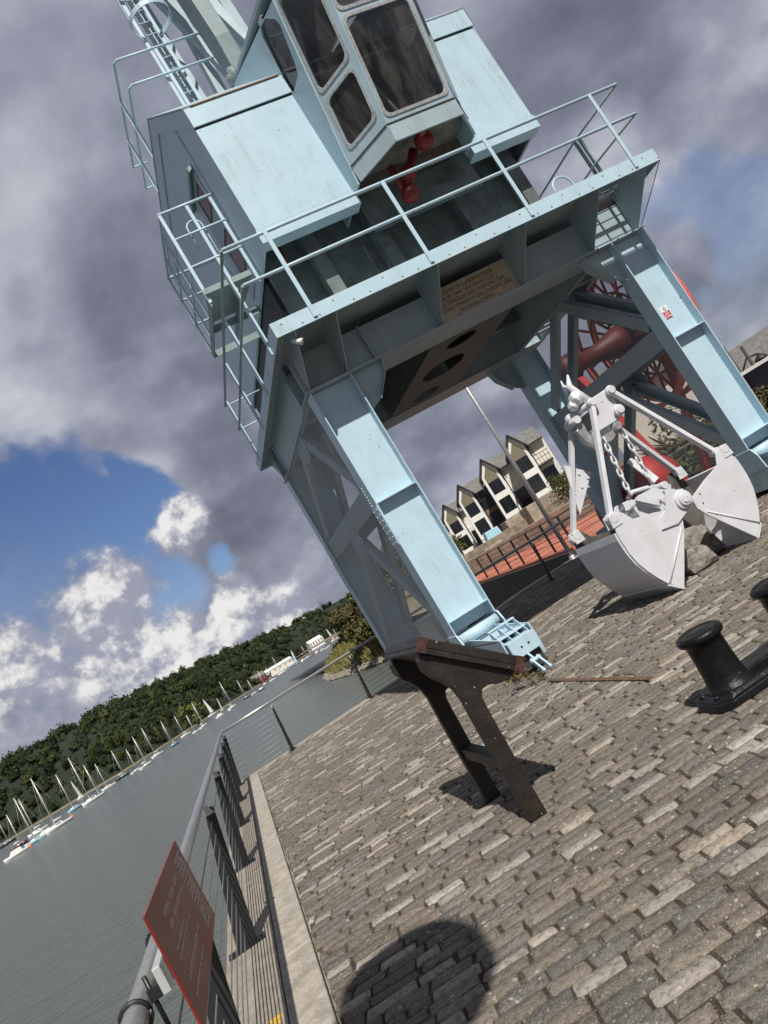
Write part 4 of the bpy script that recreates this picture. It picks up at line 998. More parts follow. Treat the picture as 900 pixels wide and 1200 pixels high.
mb.build('head_pin', 'white', hd)
mb = MB(); mb.box(5.28, 5.50, 8.22, 8.55, 1.90, 2.03); mb.tube((5.44, 8.12, 1.98), (5.44, 8.64, 1.98), 0.05, 14); mb.tube((5.30, 8.2, 1.98), (5.30, 8.6, 1.98), 0.12, 20); mb.build('sheave', 'galv', hd)
mb = MB()      # rope socket and wedge on top
mb.ico((5.26, 8.30, 2.53), 0.085, 2, (1,1,1.1), 0.15, 3); mb.ico((5.20, 8.34, 2.47), 0.07, 2, (1,1,1), 0.15, 3)
mb.path([(5.36, 8.25, 2.42), (5.30, 8.28, 2.58), (5.27, 8.30, 2.70), (5.34, 8.30, 2.84)], [0.05, 0.05, 0.045, 0.012], 10)
mb.path([(5.27, 8.30, 2.68), (5.22, 8.33, 2.74), (5.24, 8.34, 2.82)], [0.03, 0.02, 0.008], 8)
mb.ico((5.16, 8.50, 2.36), 0.07, 2); mb.tube((5.12, 8.3, 2.30), (5.16, 8.66, 2.30), 0.05, 12)
mb.build('rope_socket', 'white', hd)
mb = MB(); mb.prism([(5.16, 2.28), (5.06, 2.18), (5.10, 2.0), (5.26, 1.78), (5.30, 1.82), (5.18, 2.02), (5.20, 2.2)], 'y', 8.36, 8.44); mb.build('side_guard', 'galv', hd, bevel=0.01)
# four tie arms
def arm(p0, p1, w=0.085, th=0.05):
    mb = MB(); mb.bar(p0, p1, th, w, (0,1,0)) ; d = (Vector(p1)-Vector(p0)).normalized()
    for p in (p0, p1): mb.tube(Vector(p)+Vector((0,-0.06,0)), Vector(p)+Vector((0,0.06,0)), 0.05, 14)
    return mb.build('tie_arm', 'white', grab, bevel=0.005)
arm((5.28, 8.10, 2.37), (4.56, 7.92, 1.10)); arm((5.585, 8.10, 2.39), (6.22, 7.92, 1.10))
a3 = arm((5.24, 8.66, 2.34), (4.50, 8.86, 1.05)); arm((5.60, 8.66, 2.36), (6.30, 8.86, 1.08))
mb = MB(); mb.prism([(4.87, 1.92), (5.15, 1.66), (4.70, 1.28)], 'y', 8.74, 8.755)
for (x, z) in ((4.98, 1.72), (5.06, 1.62), (4.92, 1.56), (5.0, 1.52)): mb.lathe([(0.016, 0), (0.012, 0.012)], (x, 8.735, z), (0,-1,0), 8)
mb.build('stay_plate', 'white', a3)
for s in (-1, 1):
    mb = MB(); 
    for y in (7.90, 8.86):
        x = GX+s*0.88; mb.tube((x, y-0.075, 1.08), (x, y+0.075, 1.08), 0.055, 16); mb.prism([(x-0.07, 0.98), (x+0.07, 0.98), (x+0.05, 1.13), (x-0.05, 1.13)], 'y', y+0.05, y+0.07); mb.prism([(x-0.07, 0.98), (x+0.07, 0.98), (x+0.05, 1.13), (x-0.05, 1.13)], 'y', y-0.07, y-0.05)
    mb.build_split('arm_lug', 'white', grab, bevel=0.004)
# lower sheave block and cheek plates
mb = MB()
for y in (8.06, 8.62): mb.prism([(4.98, 0.78), (4.97, 1.02), (5.10, 1.14), (5.34, 1.12), (5.50, 1.0), (5.50, 0.74), (5.2, 0.70)], 'y', y, y+0.02)
mb.prism([(5.22, 0.98), (5.46, 1.0), (5.50, 0.78), (5.30, 0.74)], 'y', 7.90, 7.93)
lb = mb.build('lower_block', 'white', grab, bevel=0.006)
mb = MB(); mb.tube((5.14, 8.08, 0.92), (5.14, 8.62, 0.92), 0.11, 22); mb.tube((5.30, 8.08, 0.98), (5.30, 8.62, 0.98), 0.06, 16); mb.build('sheave', 'galv', lb)
mb = MB(); mb.path([(5.05, 8.2, 1.16), (5.15, 8.2, 1.20), (5.36, 8.2, 1.15), (5.46, 8.2, 1.06)], 0.03, 8); mb.bar((5.02, 8.0, 1.12), (5.24, 7.98, 0.92), 0.07, 0.05); mb.box(5.30, 5.40, 7.86, 7.90, 0.92, 1.04); mb.build_split('guide_bar', 'white', lb)
mb = MB(); mb.bar((5.62, 8.6, 1.55), (5.72, 8.5, 1.15), 0.10, 0.03, (0,1,0)); mb.bar((5.60, 8.5, 1.12), (5.78, 8.4, 1.0), 0.12, 0.06); mb.tube((5.66, 8.3, 1.06), (5.66, 8.52, 1.06), 0.05, 12); mb.build('link_plate', 'white', grab, bevel=0.004)
def chain(p0, p1, sag):
    p0, p1 = Vector(p0), Vector(p1); d = p1-p0; L = d.length; nl = max(3, int(L/0.082)); mb = MB()
    for i in range(nl):
        t = (i+0.5)/nl; c = p0 + d*t + Vector((0, 0, -sag*4*t*(1-t)))
        dr = (d + Vector((0,0,-sag*4*(1-2*t)))).normalized(); sd = dr.cross(Vector((0,1,0))).normalized(); u = sd.cross(dr)
        a = sd if i % 2 else u
        a = (a + 0.3*(u if i % 2 else sd)).normalized()
        a = (a - dr*a.dot(dr)).normalized()
        pts = []
        for k in range(12):
            ang = 2*math.pi*k/12; pts.append(c + dr*(0.058*math.cos(ang)*(1.0)) + a*(0.034*math.copysign(abs(math.sin(ang))**0.7, math.sin(ang))))
        mb.path(pts, 0.0135, 6, closed=True)
    return mb.build('chain', 'white', grab)
chain((5.22, 8.2, 1.93), (5.06, 8.12, 1.18), 0.0); chain((5.50, 8.2, 1.98), (5.45, 8.2, 1.17), 0.0)
# stones under the grab
def stone(name, c, r, sc, seed, label):
    mb = MB(); mb.ico((0,0,0), r, 3, sc, 0.0, 1, seed)
    for v in mb.bm.verts:
        k = 1 + 0.35*noise.noise(v.co*3.0/r*0.5 + Vector((seed, 0, 0))) + 0.12*noise.noise(v.co*9/r*0.5 + Vector((0, seed, 0)))
        v.co *= k
        # facet it
        for nn, dd in ((Vector((0.3, 0.1, 0.95)), 0.62), (Vector((-0.5, -0.8, 0.2)), 0.70), (Vector((0.9, -0.3, 0.2)), 0.78)):
            nn = nn.normalized(); ov = v.co.dot(nn) - dd*r
            if ov > 0: v.co -= nn*ov*0.85
        v.co += Vector(c)
        v.co.z = max(v.co.z, 0.002)
    return tag(mb.build(name, 'rock'), label, 'stone')
stone('stone', (5.40, 8.2, 0.13), 0.22, (1.15, 0.9, 0.85), 3.1, 'small rough grey stone lying under the open jaws of the grab')
stone('stone', (5.70, 8.62, 0.20), 0.36, (1.3, 0.9, 0.85), 8.4, 'larger shaded grey stone behind the small one beneath the grab')

# ================================================================== LECTERN
lec = empty('timber_lectern', (1.22, 5.15, 0), 'dark brown timber information lectern with two legs and a sloping top', 'lectern')
for y in (4.70, 5.55):
    mb = MB()
    prof = [(1.15, 0.0), (1.265, 0.0), (1.27, 0.40), (1.28, 0.70), (1.285, 0.78), (1.31, 0.825), (1.36, 0.83), (1.42, 0.80), (1.50, 0.785), (1.54, 0.80), (1.555, 0.835), (1.085, 1.215), (1.05, 1.185), (1.045, 1.12), (1.075, 1.05), (1.12, 0.99), (1.155, 0.92), (1.168, 0.84), (1.16, 0.60)]
    mb.prism(prof, 'y', y, y+0.075); mb.build('leg', 'wood', lec, bevel=0.006)
mb = MB(); mb.box(1.175, 1.265, 4.776, 5.549, 0.34, 0.42); mb.build('crossbar', 'wood', lec, bevel=0.006)
def slope(a, up):          # a along the slope from high edge, up out of the surface
    d = Vector((0.52, 0, -0.455)).normalized(); nn = Vector((0.455, 0, 0.52)).normalized(); return Vector((1.065, 0, 1.235)) + d*a + nn*up
mb = MB(); SL = 0.69
def slab(a0, a1, u0, u1, y0, y1): 
    q = [slope(a0,u0), slope(a1,u0), slope(a1,u1), slope(a0,u1)]
    mb.hexa([p+Vector((0,y0,0)) for p in q], [p+Vector((0,y1,0)) for p in q])
slab(0.0, SL, 0.0, 0.035, 4.66, 5.74); slab(0.0, 0.05, 0.036, 0.095, 4.66, 5.74); slab(SL-0.05, SL, 0.036, 0.095, 4.66, 5.74); slab(0.052, SL-0.052, 0.036, 0.095, 4.66, 4.71); slab(0.052, SL-0.052, 0.036, 0.095, 5.69, 5.74)
top = mb.build('top', 'wood', lec, bevel=0.005)
mb = MB(); slab(0.052, SL-0.052, 0.037, 0.048, 4.715, 5.685); mb.build('panel', 'plate', top)
mb = MB()
slab(-0.003, 0.055, 0.0, 0.0965, 4.656, 4.70); slab(SL-0.055, SL+0.003, 0.0, 0.0965, 4.656, 4.70); mb.build_split('corner_bracket', 'corner', top)

# ================================================================== DOUBLE BOLLARD
bol = empty('double_bollard', (2.84, 4.37, 0), 'black cast iron double mooring bollard on one long base plate', 'bollard')
mb = MB()
pl = [(2.36, 4.30), (2.44, 4.21), (3.30, 4.15), (3.38, 4.25), (3.38, 4.50), (3.28, 4.58), (2.46, 4.62), (2.36, 4.54)]
pl = [(2.38, 4.28), (2.45, 4.19), (3.26, 4.12), (3.36, 4.20), (3.38, 4.40), (3.30, 4.50), (2.48, 4.57), (2.39, 4.49)]
def ring(s, z): cx_, cy_ = 2.86, 4.36; return [(cx_+(x-cx_)*s, cy_+(y-cy_)*s, z) for x, y in pl]
mb.hexa(ring(1.02, 0.0), ring(1.0, 0.055)); mb.hexa(ring(0.985, 0.0555), ring(0.90, 0.085))
mb.prism([(2.62, 4.27), (3.12, 4.23), (3.14, 4.44), (2.62, 4.48)], 'z', 0.06, 0.125)
mb.build('base_plate', 'black', bol, bevel=0.012)
for (x, y) in ((2.60, 4.37), (3.21, 4.32)):
    mb = MB(); mb.lathe([(0.175, 0.075), (0.15, 0.095), (0.132, 0.125), (0.124, 0.17), (0.119, 0.28), (0.118, 0.375), (0.124, 0.390), (0.147, 0.402), (0.153, 0.422), (0.147, 0.443), (0.128, 0.453), (0.110, 0.447), (0.055, 0.455), (0.01, 0.456)], (x, y, 0), (0,0,1), 40); mb.build('bollard_post', 'black', bol)
mb = MB()
for x, y in ((2.43, 4.30), (2.50, 4.24), (2.44, 4.46), (3.30, 4.24)): mb.lathe([(0.026, 0.0), (0.022, 0.014), (0.008, 0.018)], (x, y, 0.075), (0,0,1), 10)
mb.build('bolt', 'black', bol)
bpy.context.view_layer.update()

# ================================================================== QUAYSIDE RAILING
rl = empty('quayside_railing', (-0.7, 8, 0), 'black posted railing with steel handrail and cables along the river edge of the quay', 'railing')
def rpost(x, y, ang, h=1.0, parent=rl):        # flat tapered blade leaning to the land side; ang turns the lean direction
    ca, sa = math.cos(ang), math.sin(ang)
    T = lambda a, b, z: (x + a*ca - b*sa, y + a*sa + b*ca, z)
    mb = MB()
    q0 = [(-0.085, -0.018), (0.075, -0.018), (0.075, 0.018), (-0.085, 0.018)]; q1 = [(-0.04+0.215, -0.012), (0.03+0.215, -0.012), (0.03+0.215, 0.012), (-0.04+0.215, 0.012)]
    mb.hexa([T(a, b, 0.014) for a, b in q0], [T(a, b, h*0.975) for a, b in q1]); p = mb.build('post', 'post', parent, bevel=0.004)
    mb = MB(); mb.hexa([T(a, b, 0.001) for a, b in ((-0.15,-0.05),(0.135,-0.05),(0.135,0.05),(-0.15,0.05))], [T(a, b, 0.018) for a, b in ((-0.15,-0.05),(0.135,-0.05),(0.135,0.05),(-0.15,0.05))]); 
    for a in (-0.12, 0.105): mb.lathe([(0.014, 0.018), (0.012, 0.03)], T(a, 0.0, 0), (0,0,1), 8)
    mb.build('base', 'post', p)
    mb = MB(); mb.hexa([T(a, b, h*0.93) for a, b in ((0.17,-0.02),(0.235,-0.02),(0.235,0.02),(0.17,0.02))], [T(a, b, h*1.0) for a, b in ((0.15,-0.016),(0.20,-0.016),(0.20,0.016),(0.15,0.016))])
    mb.tube(T(0.17, 0, h*0.98), T(0.15, 0, h*1.055), 0.011, 8)
    mb.build('bracket', 'steel', p)
px_, pz_ = -0.555, 1.06
posts_near = [3.55, 6.11, 8.74, 11.3, 13.7, 15.9]
for y in posts_near: rpost(-0.755, y, 0)
mb = MB(); mb.path([(px_, -3.0, pz_), (px_, 6.2, pz_), (px_, 15.9, pz_)], 0.031, 18)
mb.tube((px_, 4.86, pz_), (px_, 4.88, pz_), 0.0322, 18)
mb.build('handrail', 'steel', rl)
NC = 9
for i in range(NC):
    z = 0.10 + 0.098*i; x = -0.76 + 0.215*(z/0.975) + 0.0
    mb = MB(); mb.path([(x, -3, z), (x, 15.95, z)], 0.0042, 6); mb.build('cable', 'wire', rl)
rl2 = empty('quayside_railing', (4, 16.8, 0), 'black posted railing with cables along the dock inlet, behind the crane', 'railing')
back = [(-0.5, 16.05), (0.48, 16.35), (2.45, 16.85), (5.2, 17.2), (7.6, 17.05), (10.4, 17.1), (13.2, 17.05)]
for i, (x, y) in enumerate(back):
    a = back[max(0, i-1)]; b = back[min(len(back)-1, i+1)]; d = math.atan2(b[1]-a[1], b[0]-a[0]); rpost(x, y, d-math.pi/2, 1.0, rl2) if i else None
def shift(p, i, off):
    a = back[max(0, i-1)]; b = back[min(len(back)-1, i+1)]; d = math.atan2(b[1]-a[1], b[0]-a[0]); return (p[0]+math.sin(d)*off, p[1]-math.cos(d)*off)
hp = [(px_, 15.9, pz_)] + [(*shift(p, i, 0.16), 1.06) for i, p in enumerate(back) if i]
mb = MB(); mb.path(hp, 0.030, 12); mb.build('handrail', 'steel', rl2)
for j in range(NC):
    z = 0.10+0.098*j; mb = MB(); mb.path([(-0.6, 15.95, z)] + [(*shift(p, i, 0.215*(z/0.975)), z) for i, p in enumerate(back) if i], 0.0042, 5); mb.build('cable', 'wire', rl2)

# red information panel clamped to the handrail
sg = empty('information_sign', (-0.41, 2.45, 1.1), 'red information panel clamped to the steel handrail in the foreground', 'sign')
SXp, SY0, SY1, SZ0, SZ1 = -0.405, 1.97, 2.91, 0.99, 1.272
mb = MB(); mb.box(SXp-0.006, SXp, SY0, SY1, SZ0, SZ1); pn = mb.build('panel', 'redsign', sg, bevel=0.001)
def blotch(y0, y1, z0, z1, rows, seed, gap=0.35):
    r = random.Random(seed); hgt = (z1-z0)/rows
    for i in range(rows):
        z = z1 - hgt*(i+0.5); y = y0
        end = y1 - r.uniform(0, 0.18)*(y1-y0)
        while y < end:
            w = r.uniform(0.35, 1.1)*hgt*0.75; 
            if r.random() > 0.16:
                zz0, zz1 = z-hgt*0.30*r.uniform(0.5, 1), z+hgt*0.30*r.uniform(0.5, 1)
                mb.quad((SXp+0.0006, y, zz0), (SXp+0.0006, min(end, y+w), zz0), (SXp+0.0006, min(end, y+w), zz1), (SXp+0.0006, y, zz1))
            y += w*1.25
mb = MB(); blotch(2.16, 2.60, 1.165, 1.235, 2, 1); blotch(2.08, 2.52, 1.115, 1.15, 2, 2); blotch(2.08, 2.55, 1.06, 1.09, 1, 3); blotch(2.05, 2.45, 1.03, 1.05, 1, 4); mb.build('print', 'signtext', pn)
mb = MB(); mb.quad((SXp+0.0004, 2.66, 1.02), (SXp+0.0004, 2.86, 1.02), (SXp+0.0004, 2.86, 1.245), (SXp+0.0004, 2.66, 1.245)); mb.build('text_panel', 'signtext', pn)
mb = MB()
S2 = SXp; r_ = random.Random(9)
for i in range(13):
    y = 2.67
    while y < 2.85:
        w = r_.uniform(0.006, 0.02); z = 1.235-0.0165*i
        if r_.random() > 0.2: mb.quad((S2+0.0010, y, z-0.008), (S2+0.0010, y+w, z-0.008), (S2+0.0010, y+w, z), (S2+0.0010, y, z))
        y += w+0.004
mb.build('small_print', 'redsign', pn)
mb = MB()
for y in (2.12, 2.72): mb.box(-0.44, SXp-0.0065, y-0.015, y+0.015, 1.04, 1.20)
mb.box(-0.462, -0.441, 2.04, 2.84, 1.085, 1.15); mb.build('back_channel', 'plate', sg, bevel=0.003)
for y in (2.12, 2.72):
    mb = MB(); mb.path([(px_+0.037*math.cos(R(a)), y, pz_+0.037*math.sin(R(a))) for a in range(0, 361, 24)], 0.006, 6); mb.box(-0.508, -0.4625, y-0.012, y+0.012, 1.07, 1.10); mb.tube((-0.50, y, 1.0), (-0.50, y, 1.13), 0.006, 8); mb.build('clamp', 'post', sg)

# flagpole behind the crane
mb = MB(); b_ = ground(672, 655); mb.path([(b_.x, b_.y, -0.02), (b_.x, b_.y, 4), (b_.x, b_.y, 8.2)], [0.062, 0.056, 0.04], 16)
fp = mb.build('flagpole', 'galv'); tag(fp, 'bare grey metal flagpole standing on the quay behind the crane', 'flagpole')
mb = MB(); mb.lathe([(0.15, 0.0), (0.15, 0.015), (0.085, 0.02), (0.085, 0.10), (0.07, 0.11)], (b_.x, b_.y, 0), (0,0,1), 20); mb.build('base', 'galv', fp)

# ================================================================== RED CABLE REEL AND BUOY
RC = Vector((11.85, 14.87, 3.92))
reel = empty('cable_reel', (RC.x, RC.y, 0), 'giant red spoked cable reel on a stand beyond the right legs of the crane', 'cable reel')
for xo in (0.0, -0.54):
    mb = MB(); Rr = 1.80
    n = 56; rr = []
    for i in range(n):
        a = 2*math.pi*i/n; rr.append((RC.x+xo, RC.y+Rr*math.cos(a), RC.z+Rr*math.sin(a)))
    for i in range(n):
        a = 2*math.pi*i/n; b = 2*math.pi*(i+1)/n; f = lambda A, q, x: (RC.x+xo+x, RC.y+q*math.cos(A), RC.z+q*math.sin(A))
        mb.hexa([f(a, Rr, -0.07), f(a, Rr, 0.07), f(a, Rr-0.12, 0.07), f(a, Rr-0.12, -0.07)], [f(b, Rr, -0.07), f(b, Rr, 0.07), f(b, Rr-0.12, 0.07), f(b, Rr-0.12, -0.07)])
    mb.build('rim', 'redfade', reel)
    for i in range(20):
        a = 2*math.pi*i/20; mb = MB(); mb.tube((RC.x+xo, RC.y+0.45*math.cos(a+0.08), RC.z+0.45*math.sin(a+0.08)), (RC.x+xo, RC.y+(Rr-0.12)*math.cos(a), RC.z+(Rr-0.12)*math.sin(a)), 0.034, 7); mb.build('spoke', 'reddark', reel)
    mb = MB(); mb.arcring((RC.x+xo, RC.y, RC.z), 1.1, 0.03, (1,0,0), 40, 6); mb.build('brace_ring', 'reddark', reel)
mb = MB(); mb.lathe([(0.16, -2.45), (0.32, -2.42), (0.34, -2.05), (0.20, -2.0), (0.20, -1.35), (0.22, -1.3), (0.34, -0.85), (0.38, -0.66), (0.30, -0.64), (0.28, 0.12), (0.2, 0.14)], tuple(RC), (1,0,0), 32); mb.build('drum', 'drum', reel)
mb = MB()
for xo in (0.35, -2.15):
    for d in (-1.3, 1.3): mb.bar((RC.x+xo, RC.y+d, 0), (RC.x+xo, RC.y, RC.z), 0.16, 0.16, (1,0,0))
    mb.bar((RC.x+xo, RC.y-1.3, 0.08), (RC.x+xo, RC.y+1.3, 0.08), 0.16, 0.16)
mb.tube((RC.x-2.3, RC.y, RC.z), (RC.x+0.45, RC.y, RC.z), 0.10, 14); mb.build('stand', 'red', reel)
b1 = Vector((7.05, 12.1, 0)); 
by = empty('mooring_buoy', (9.40, 14.75, 0), 'large red can mooring buoy lying on the quay beyond the right crane frame', 'buoy')
mb = MB(); mb.lathe([(0.10, -1.02), (0.42, -0.97), (0.62, -0.82), (0.71, -0.60), (0.72, 0.60), (0.62, 0.82), (0.42, 0.97), (0.10, 1.02)], (9.40, 14.75, 0.72), (-0.20, 1, 0), 40); mb.build('float', 'red', by)
mb = MB(); mb.arcring((9.34, 15.05, 0.72), 0.722, 0.02, (-0.20,1,0), 40, 6); mb.arcring((9.46, 14.45, 0.72), 0.722, 0.02, (-0.20,1,0), 40, 6); mb.build('fender_band', 'red', by)
mb = MB(); mb.arcring((9.17, 15.85, 0.75), 0.12, 0.035, (1,0.2,0), 16, 8); mb.build('mooring_eye', 'darkin', by)

# ================================================================== SHADOW CASTER (unseen stand-in, added to throw the round shadow in the foreground)
lx_, ly_ = -0.03, -0.50
lamp = empty('shadow_caster', (lx_, ly_, 0), 'unseen stand-in post with one broad round head, added behind the camera to cast the foreground shadow', 'shadow caster')
mb = MB(); mb.path([(lx_, ly_, 0), (lx_, ly_, 1.0), (lx_, ly_, 5.05)], [0.085, 0.06, 0.05], 14); mb.build('pole', 'post', lamp)
mb = MB(); mb.lathe([(0.06, 5.0), (0.30, 5.08), (0.40, 5.3), (0.42, 5.6), (0.36, 5.85), (0.22, 5.98), (0.05, 6.02)], (lx_, ly_, 0), (0,0,1), 28); mb.build('lantern', 'plate', lamp)
# ================================================================== BOATS
def hull_mesh(mb, L, Bm, fb, draft=0.25):
    secs = []
    for i in range(13):
        t = i/12; x = (t-0.5)*L
        w = Bm/2*(math.sin(math.pi*min(1.0, (t*0.78+0.20)))**0.75) if t < 1 else 0.02
        w = Bm/2*max(0.03, (1-((t-0.42)/0.60)**2 if t > 0.42 else 1-0.35*((0.42-t)/0.42)**2))
        sh = fb*(0.92+0.28*t*t)
        secs.append([(x, -w, sh), (x+0.0, -w*0.97, sh*0.55), (x-0.10*t, -w*0.78, 0.0), (x-0.2*t, 0, -draft), (x-0.10*t, w*0.78, 0.0), (x, w*0.97, sh*0.55), (x, w, sh)])
    V = [[mb.bm.verts.new(p) for p in s_] for s_ in secs]
    for A, B in zip(V, V[1:]):
        for k in range(6): mb.bm.faces.new((A[k], A[k+1], B[k+1], B[k])).smooth = True
        mb.bm.faces.new((A[0], B[0], B[6], A[6]))
    mb.bm.faces.new(V[0][::-1]); mb.bm.faces.new(V[-1])
def boat(pos, rot, L, hullm, kind, label, mast=None, second=None, sailm='sail', cover=None):
    r = empty('yacht' if kind in ('yacht', 'sail') else 'dinghy' if kind == 'dinghy' else 'motor_boat', (0,0,0), label, 'boat', 'boats on the river')
    Bm, fb = L*0.30, L*0.11
    mb = MB(); hull_mesh(mb, L, Bm, fb); mb.build('hull', hullm, r)
    mb = MB()
    if kind == 'motor':
        mb.hexa([(-L*0.25, -Bm*0.34, fb), (L*0.22, -Bm*0.30, fb), (L*0.22, Bm*0.30, fb), (-L*0.25, Bm*0.34, fb)], [(-L*0.22, -Bm*0.28, fb+L*0.15), (L*0.10, -Bm*0.24, fb+L*0.15), (L*0.10, Bm*0.24, fb+L*0.15), (-L*0.22, Bm*0.28, fb+L*0.15)])
    elif kind != 'dinghy':
        mb.hexa([(-L*0.12, -Bm*0.30, fb), (L*0.26, -Bm*0.20, fb*1.05), (L*0.26, Bm*0.20, fb*1.05), (-L*0.12, Bm*0.30, fb)], [(-L*0.10, -Bm*0.24, fb+L*0.055), (L*0.20, -Bm*0.14, fb+L*0.045), (L*0.20, Bm*0.14, fb+L*0.045), (-L*0.10, Bm*0.24, fb+L*0.055)])
    if len(mb.bm.verts):
        cb = mb.build('cabin', 'hullw', r)
        mb = MB()
        for s in (-1, 1): mb.hexa([(-L*0.06, s*Bm*0.292, fb+L*0.015), (L*0.15, s*Bm*0.235, fb+L*0.015), (L*0.15, s*Bm*0.240, fb+L*0.035), (-L*0.06, s*Bm*0.297, fb+L*0.035)], [(-L*0.06, s*Bm*0.27, fb+L*0.015), (L*0.15, s*Bm*0.21, fb+L*0.015), (L*0.15, s*Bm*0.22, fb+L*0.035), (-L*0.06, s*Bm*0.275, fb+L*0.035)])
        mb.build('window', 'glassd', cb)
    else: mb.bm.free()
    for mx, mh in ((L*0.10, mast), (-L*0.33, second)):
        if not mh: continue
        mb = MB(); mb.path([(mx, 0, fb), (mx, 0, fb+mh)], [0.11, 0.085], 6); ms = mb.build('mast', 'alu', r)
        mb = MB(); 
        mb.tube((mx, 0, fb+mh*0.97), (L*0.49, 0, fb*1.15), 0.015, 4); mb.tube((mx, 0, fb+mh*0.97), (-L*0.49, 0, fb), 0.015, 4)
        for s in (-1, 1): mb.tube((mx, 0, fb+mh*0.9), (mx, s*Bm*0.45, fb), 0.012, 4)
        mb.bar((mx, -Bm*0.22, fb+mh*0.55), (mx, Bm*0.22, fb+mh*0.55), 0.04, 0.04); mb.build('rigging', 'alu', ms)
        mb = MB(); mb.tube((mx, 0, fb+L*0.14), (mx-L*0.36, 0, fb+L*0.13), 0.06, 6); bm_ = mb.build('boom', 'alu', ms)
        if kind == 'yacht':
            mb = MB(); mb.tube((mx-0.1, 0, fb+L*0.155), (mx-L*0.35, 0, fb+L*0.145), 0.13, 8); mb.build('sail_cover', cover or 'canvas', bm_)
        else:
            mb = MB(); N = 6; rows = []
            for i in range(N+1):
                t = i/N; z = fb+L*0.15+(mh*0.96-L*0.15)*t; w = L*0.42*(1-t)**0.8+0.03
                rows.append([(mx-w*k/4, 0.10*w*math.sin(math.pi*k/4)*1.2, z) for k in range(5)])
            V = [[mb.bm.verts.new(p) for p in q] for q in rows]
            for A, B in zip(V, V[1:]):
                for k in range(4): mb.bm.faces.new((A[k], A[k+1], B[k+1], B[k])).smooth = True
            mb.build('sail', sailm, r)
    r.location = pos; r.rotation_euler = (0, 0, rot); return r
# (hull centre px, mast top px or None, kind, hull, length factor, label)
BT = [
 ((20,1001), None, 'motor', 'hullw', 'white cruiser cut by the left edge, nearest boat to the camera'),
 ((9,988), (0,958), 'yacht', 'hulld', 'small dark yacht at the very left edge of the river'),
 ((24,990), (4,962), 'yacht', 'hullr', 'white topped yacht with maroon hull beside the left edge'),
 ((46,983), (19,942), 'yacht', 'hullp', 'white yacht with pale blue waterline, second row from the left edge'),
 ((45,974), (23,942), 'yacht', 'hullw', 'white yacht moored just behind the pale blue one'),
 ((70,968), (41,919), 'yacht', 'hullw', 'tall masted white yacht with a small orange buoy at its bow'),
 ((89,947), (68,912), 'yacht', 'hullp', 'pale blue yacht with single mast beyond the tall masted white one'),
 ((110,937), (82,894), 'ketch', 'hullw', 'large white two masted yacht, biggest on the left moorings'),
 ((95,934), (88,914), 'motor', 'hullw', 'low white cruiser lying close in behind the two masted yacht'),
 ((128,921), (113,896), 'yacht', 'hullw', 'white yacht with dark cover next upriver of the two masted yacht'),
 ((145,909), (130,882), 'yacht', 'hulld', 'dark hulled yacht alone at mid left of the moorings'),
 ((172,896), (154,866), 'yacht', 'hullw', 'white yacht with a leaning tall mast below the pale shore strip'),
 ((185,884), (168,854), 'yacht', 'hullw', 'white yacht moored directly in front of the shore strip'),
 ((205,872), (189,846), 'yacht', 'hullb', 'yacht with blue cover and buff hull among the shore moorings'),
 ((218,860), (206,838), 'yacht', 'hullw', 'white yacht with blue cockpit tent near the round pale tree'),
 ((239,850), (224,825), 'yacht', 'hullw', 'white yacht in front of the round pale tree on the bank'),
 ((258,838), None, 'motor', 'hullw', 'white launch with small cabin between the sailing dinghies'),
 ((249,836), (243,816), 'sail', 'hullw', 'dinghy under full white sail close to the bank'),
 ((261,830), (256,816), 'sail', 'hullw', 'second white sail just upriver of the first sailing dinghy'),
 ((273,828), (254,801), 'yacht', 'hullw', 'white yacht with tall raked mast and stays, mid river'),
 ((290,816), (277,797), 'yacht', 'hulld', 'black hulled yacht with a short mast in mid channel'),
 ((307,807), None, 'motor', 'hulld', 'small dark open launch below the boathouse'),
 ((311,800), (300,786), 'yacht', 'hullw', 'white yacht moored off the red boathouse'),
 ((331,787), (322,768), 'yacht', 'hullw', 'white yacht alongside the white roofed shed on the bank'),
 ((349,776), (341,760), 'sail', 'hullb', 'dinghy with pale blue and white sail in the distance'),
 ((366,767), (363,758), 'sail', 'hullr', 'tiny dinghy with a red sail among the far moorings'),
 ((372,763), None, 'motor', 'hullw', 'white motor cruiser moored far upriver'),
 ((384,757), (378,742), 'yacht', 'hullw', 'farthest white yacht below the white villa'),
 ((391,749), (384,734), 'sail', 'hullw', 'distant boat with twin white sails near the grassy point'),
 ((298,811), (291,795), 'yacht', 'hullw', 'small white yacht close to the dark launch below the boathouse'),
 ((320,795), (314,780), 'yacht', 'hullw', 'white yacht between the boathouse and the long white roofed shed'),
 ((338,783), (333,769), 'yacht', 'hullb', 'blue hulled yacht just before the pale blue sailing dinghy'),
 ((355,773), None, 'motor', 'hullw', 'low white launch between the blue sail and the red sail'),
 ((360,769), (354,755), 'yacht', 'hullw', 'white yacht with bare mast moored beside the red sail'),
 ((378,760), (372,747), 'yacht', 'hullw', 'white yacht with thin mast moored just past the far motor cruiser'),
 ((396,746), (391,735), 'yacht', 'hullw', 'tiny white yacht nearest the grassy point'),
 ((230,856), (221,836), 'yacht', 'hullw', 'white yacht lying just downriver of the round pale tree'),
 ((160,902), (149,878), 'yacht', 'hullw', 'white yacht between the dark hulled yacht and the shore strip'),
 ((57,976), None, 'motor', 'hullw', 'low white cruiser beyond the orange buoys at the left'),
 ((415,733), (407,719), 'sail', 'hullw', 'white sail showing beside the brownish bush on the point'),
]
M['sailr'] = mat('red_sailcloth', (0.60, 0.05, 0.05), 0.7)
rb = random.Random(3)
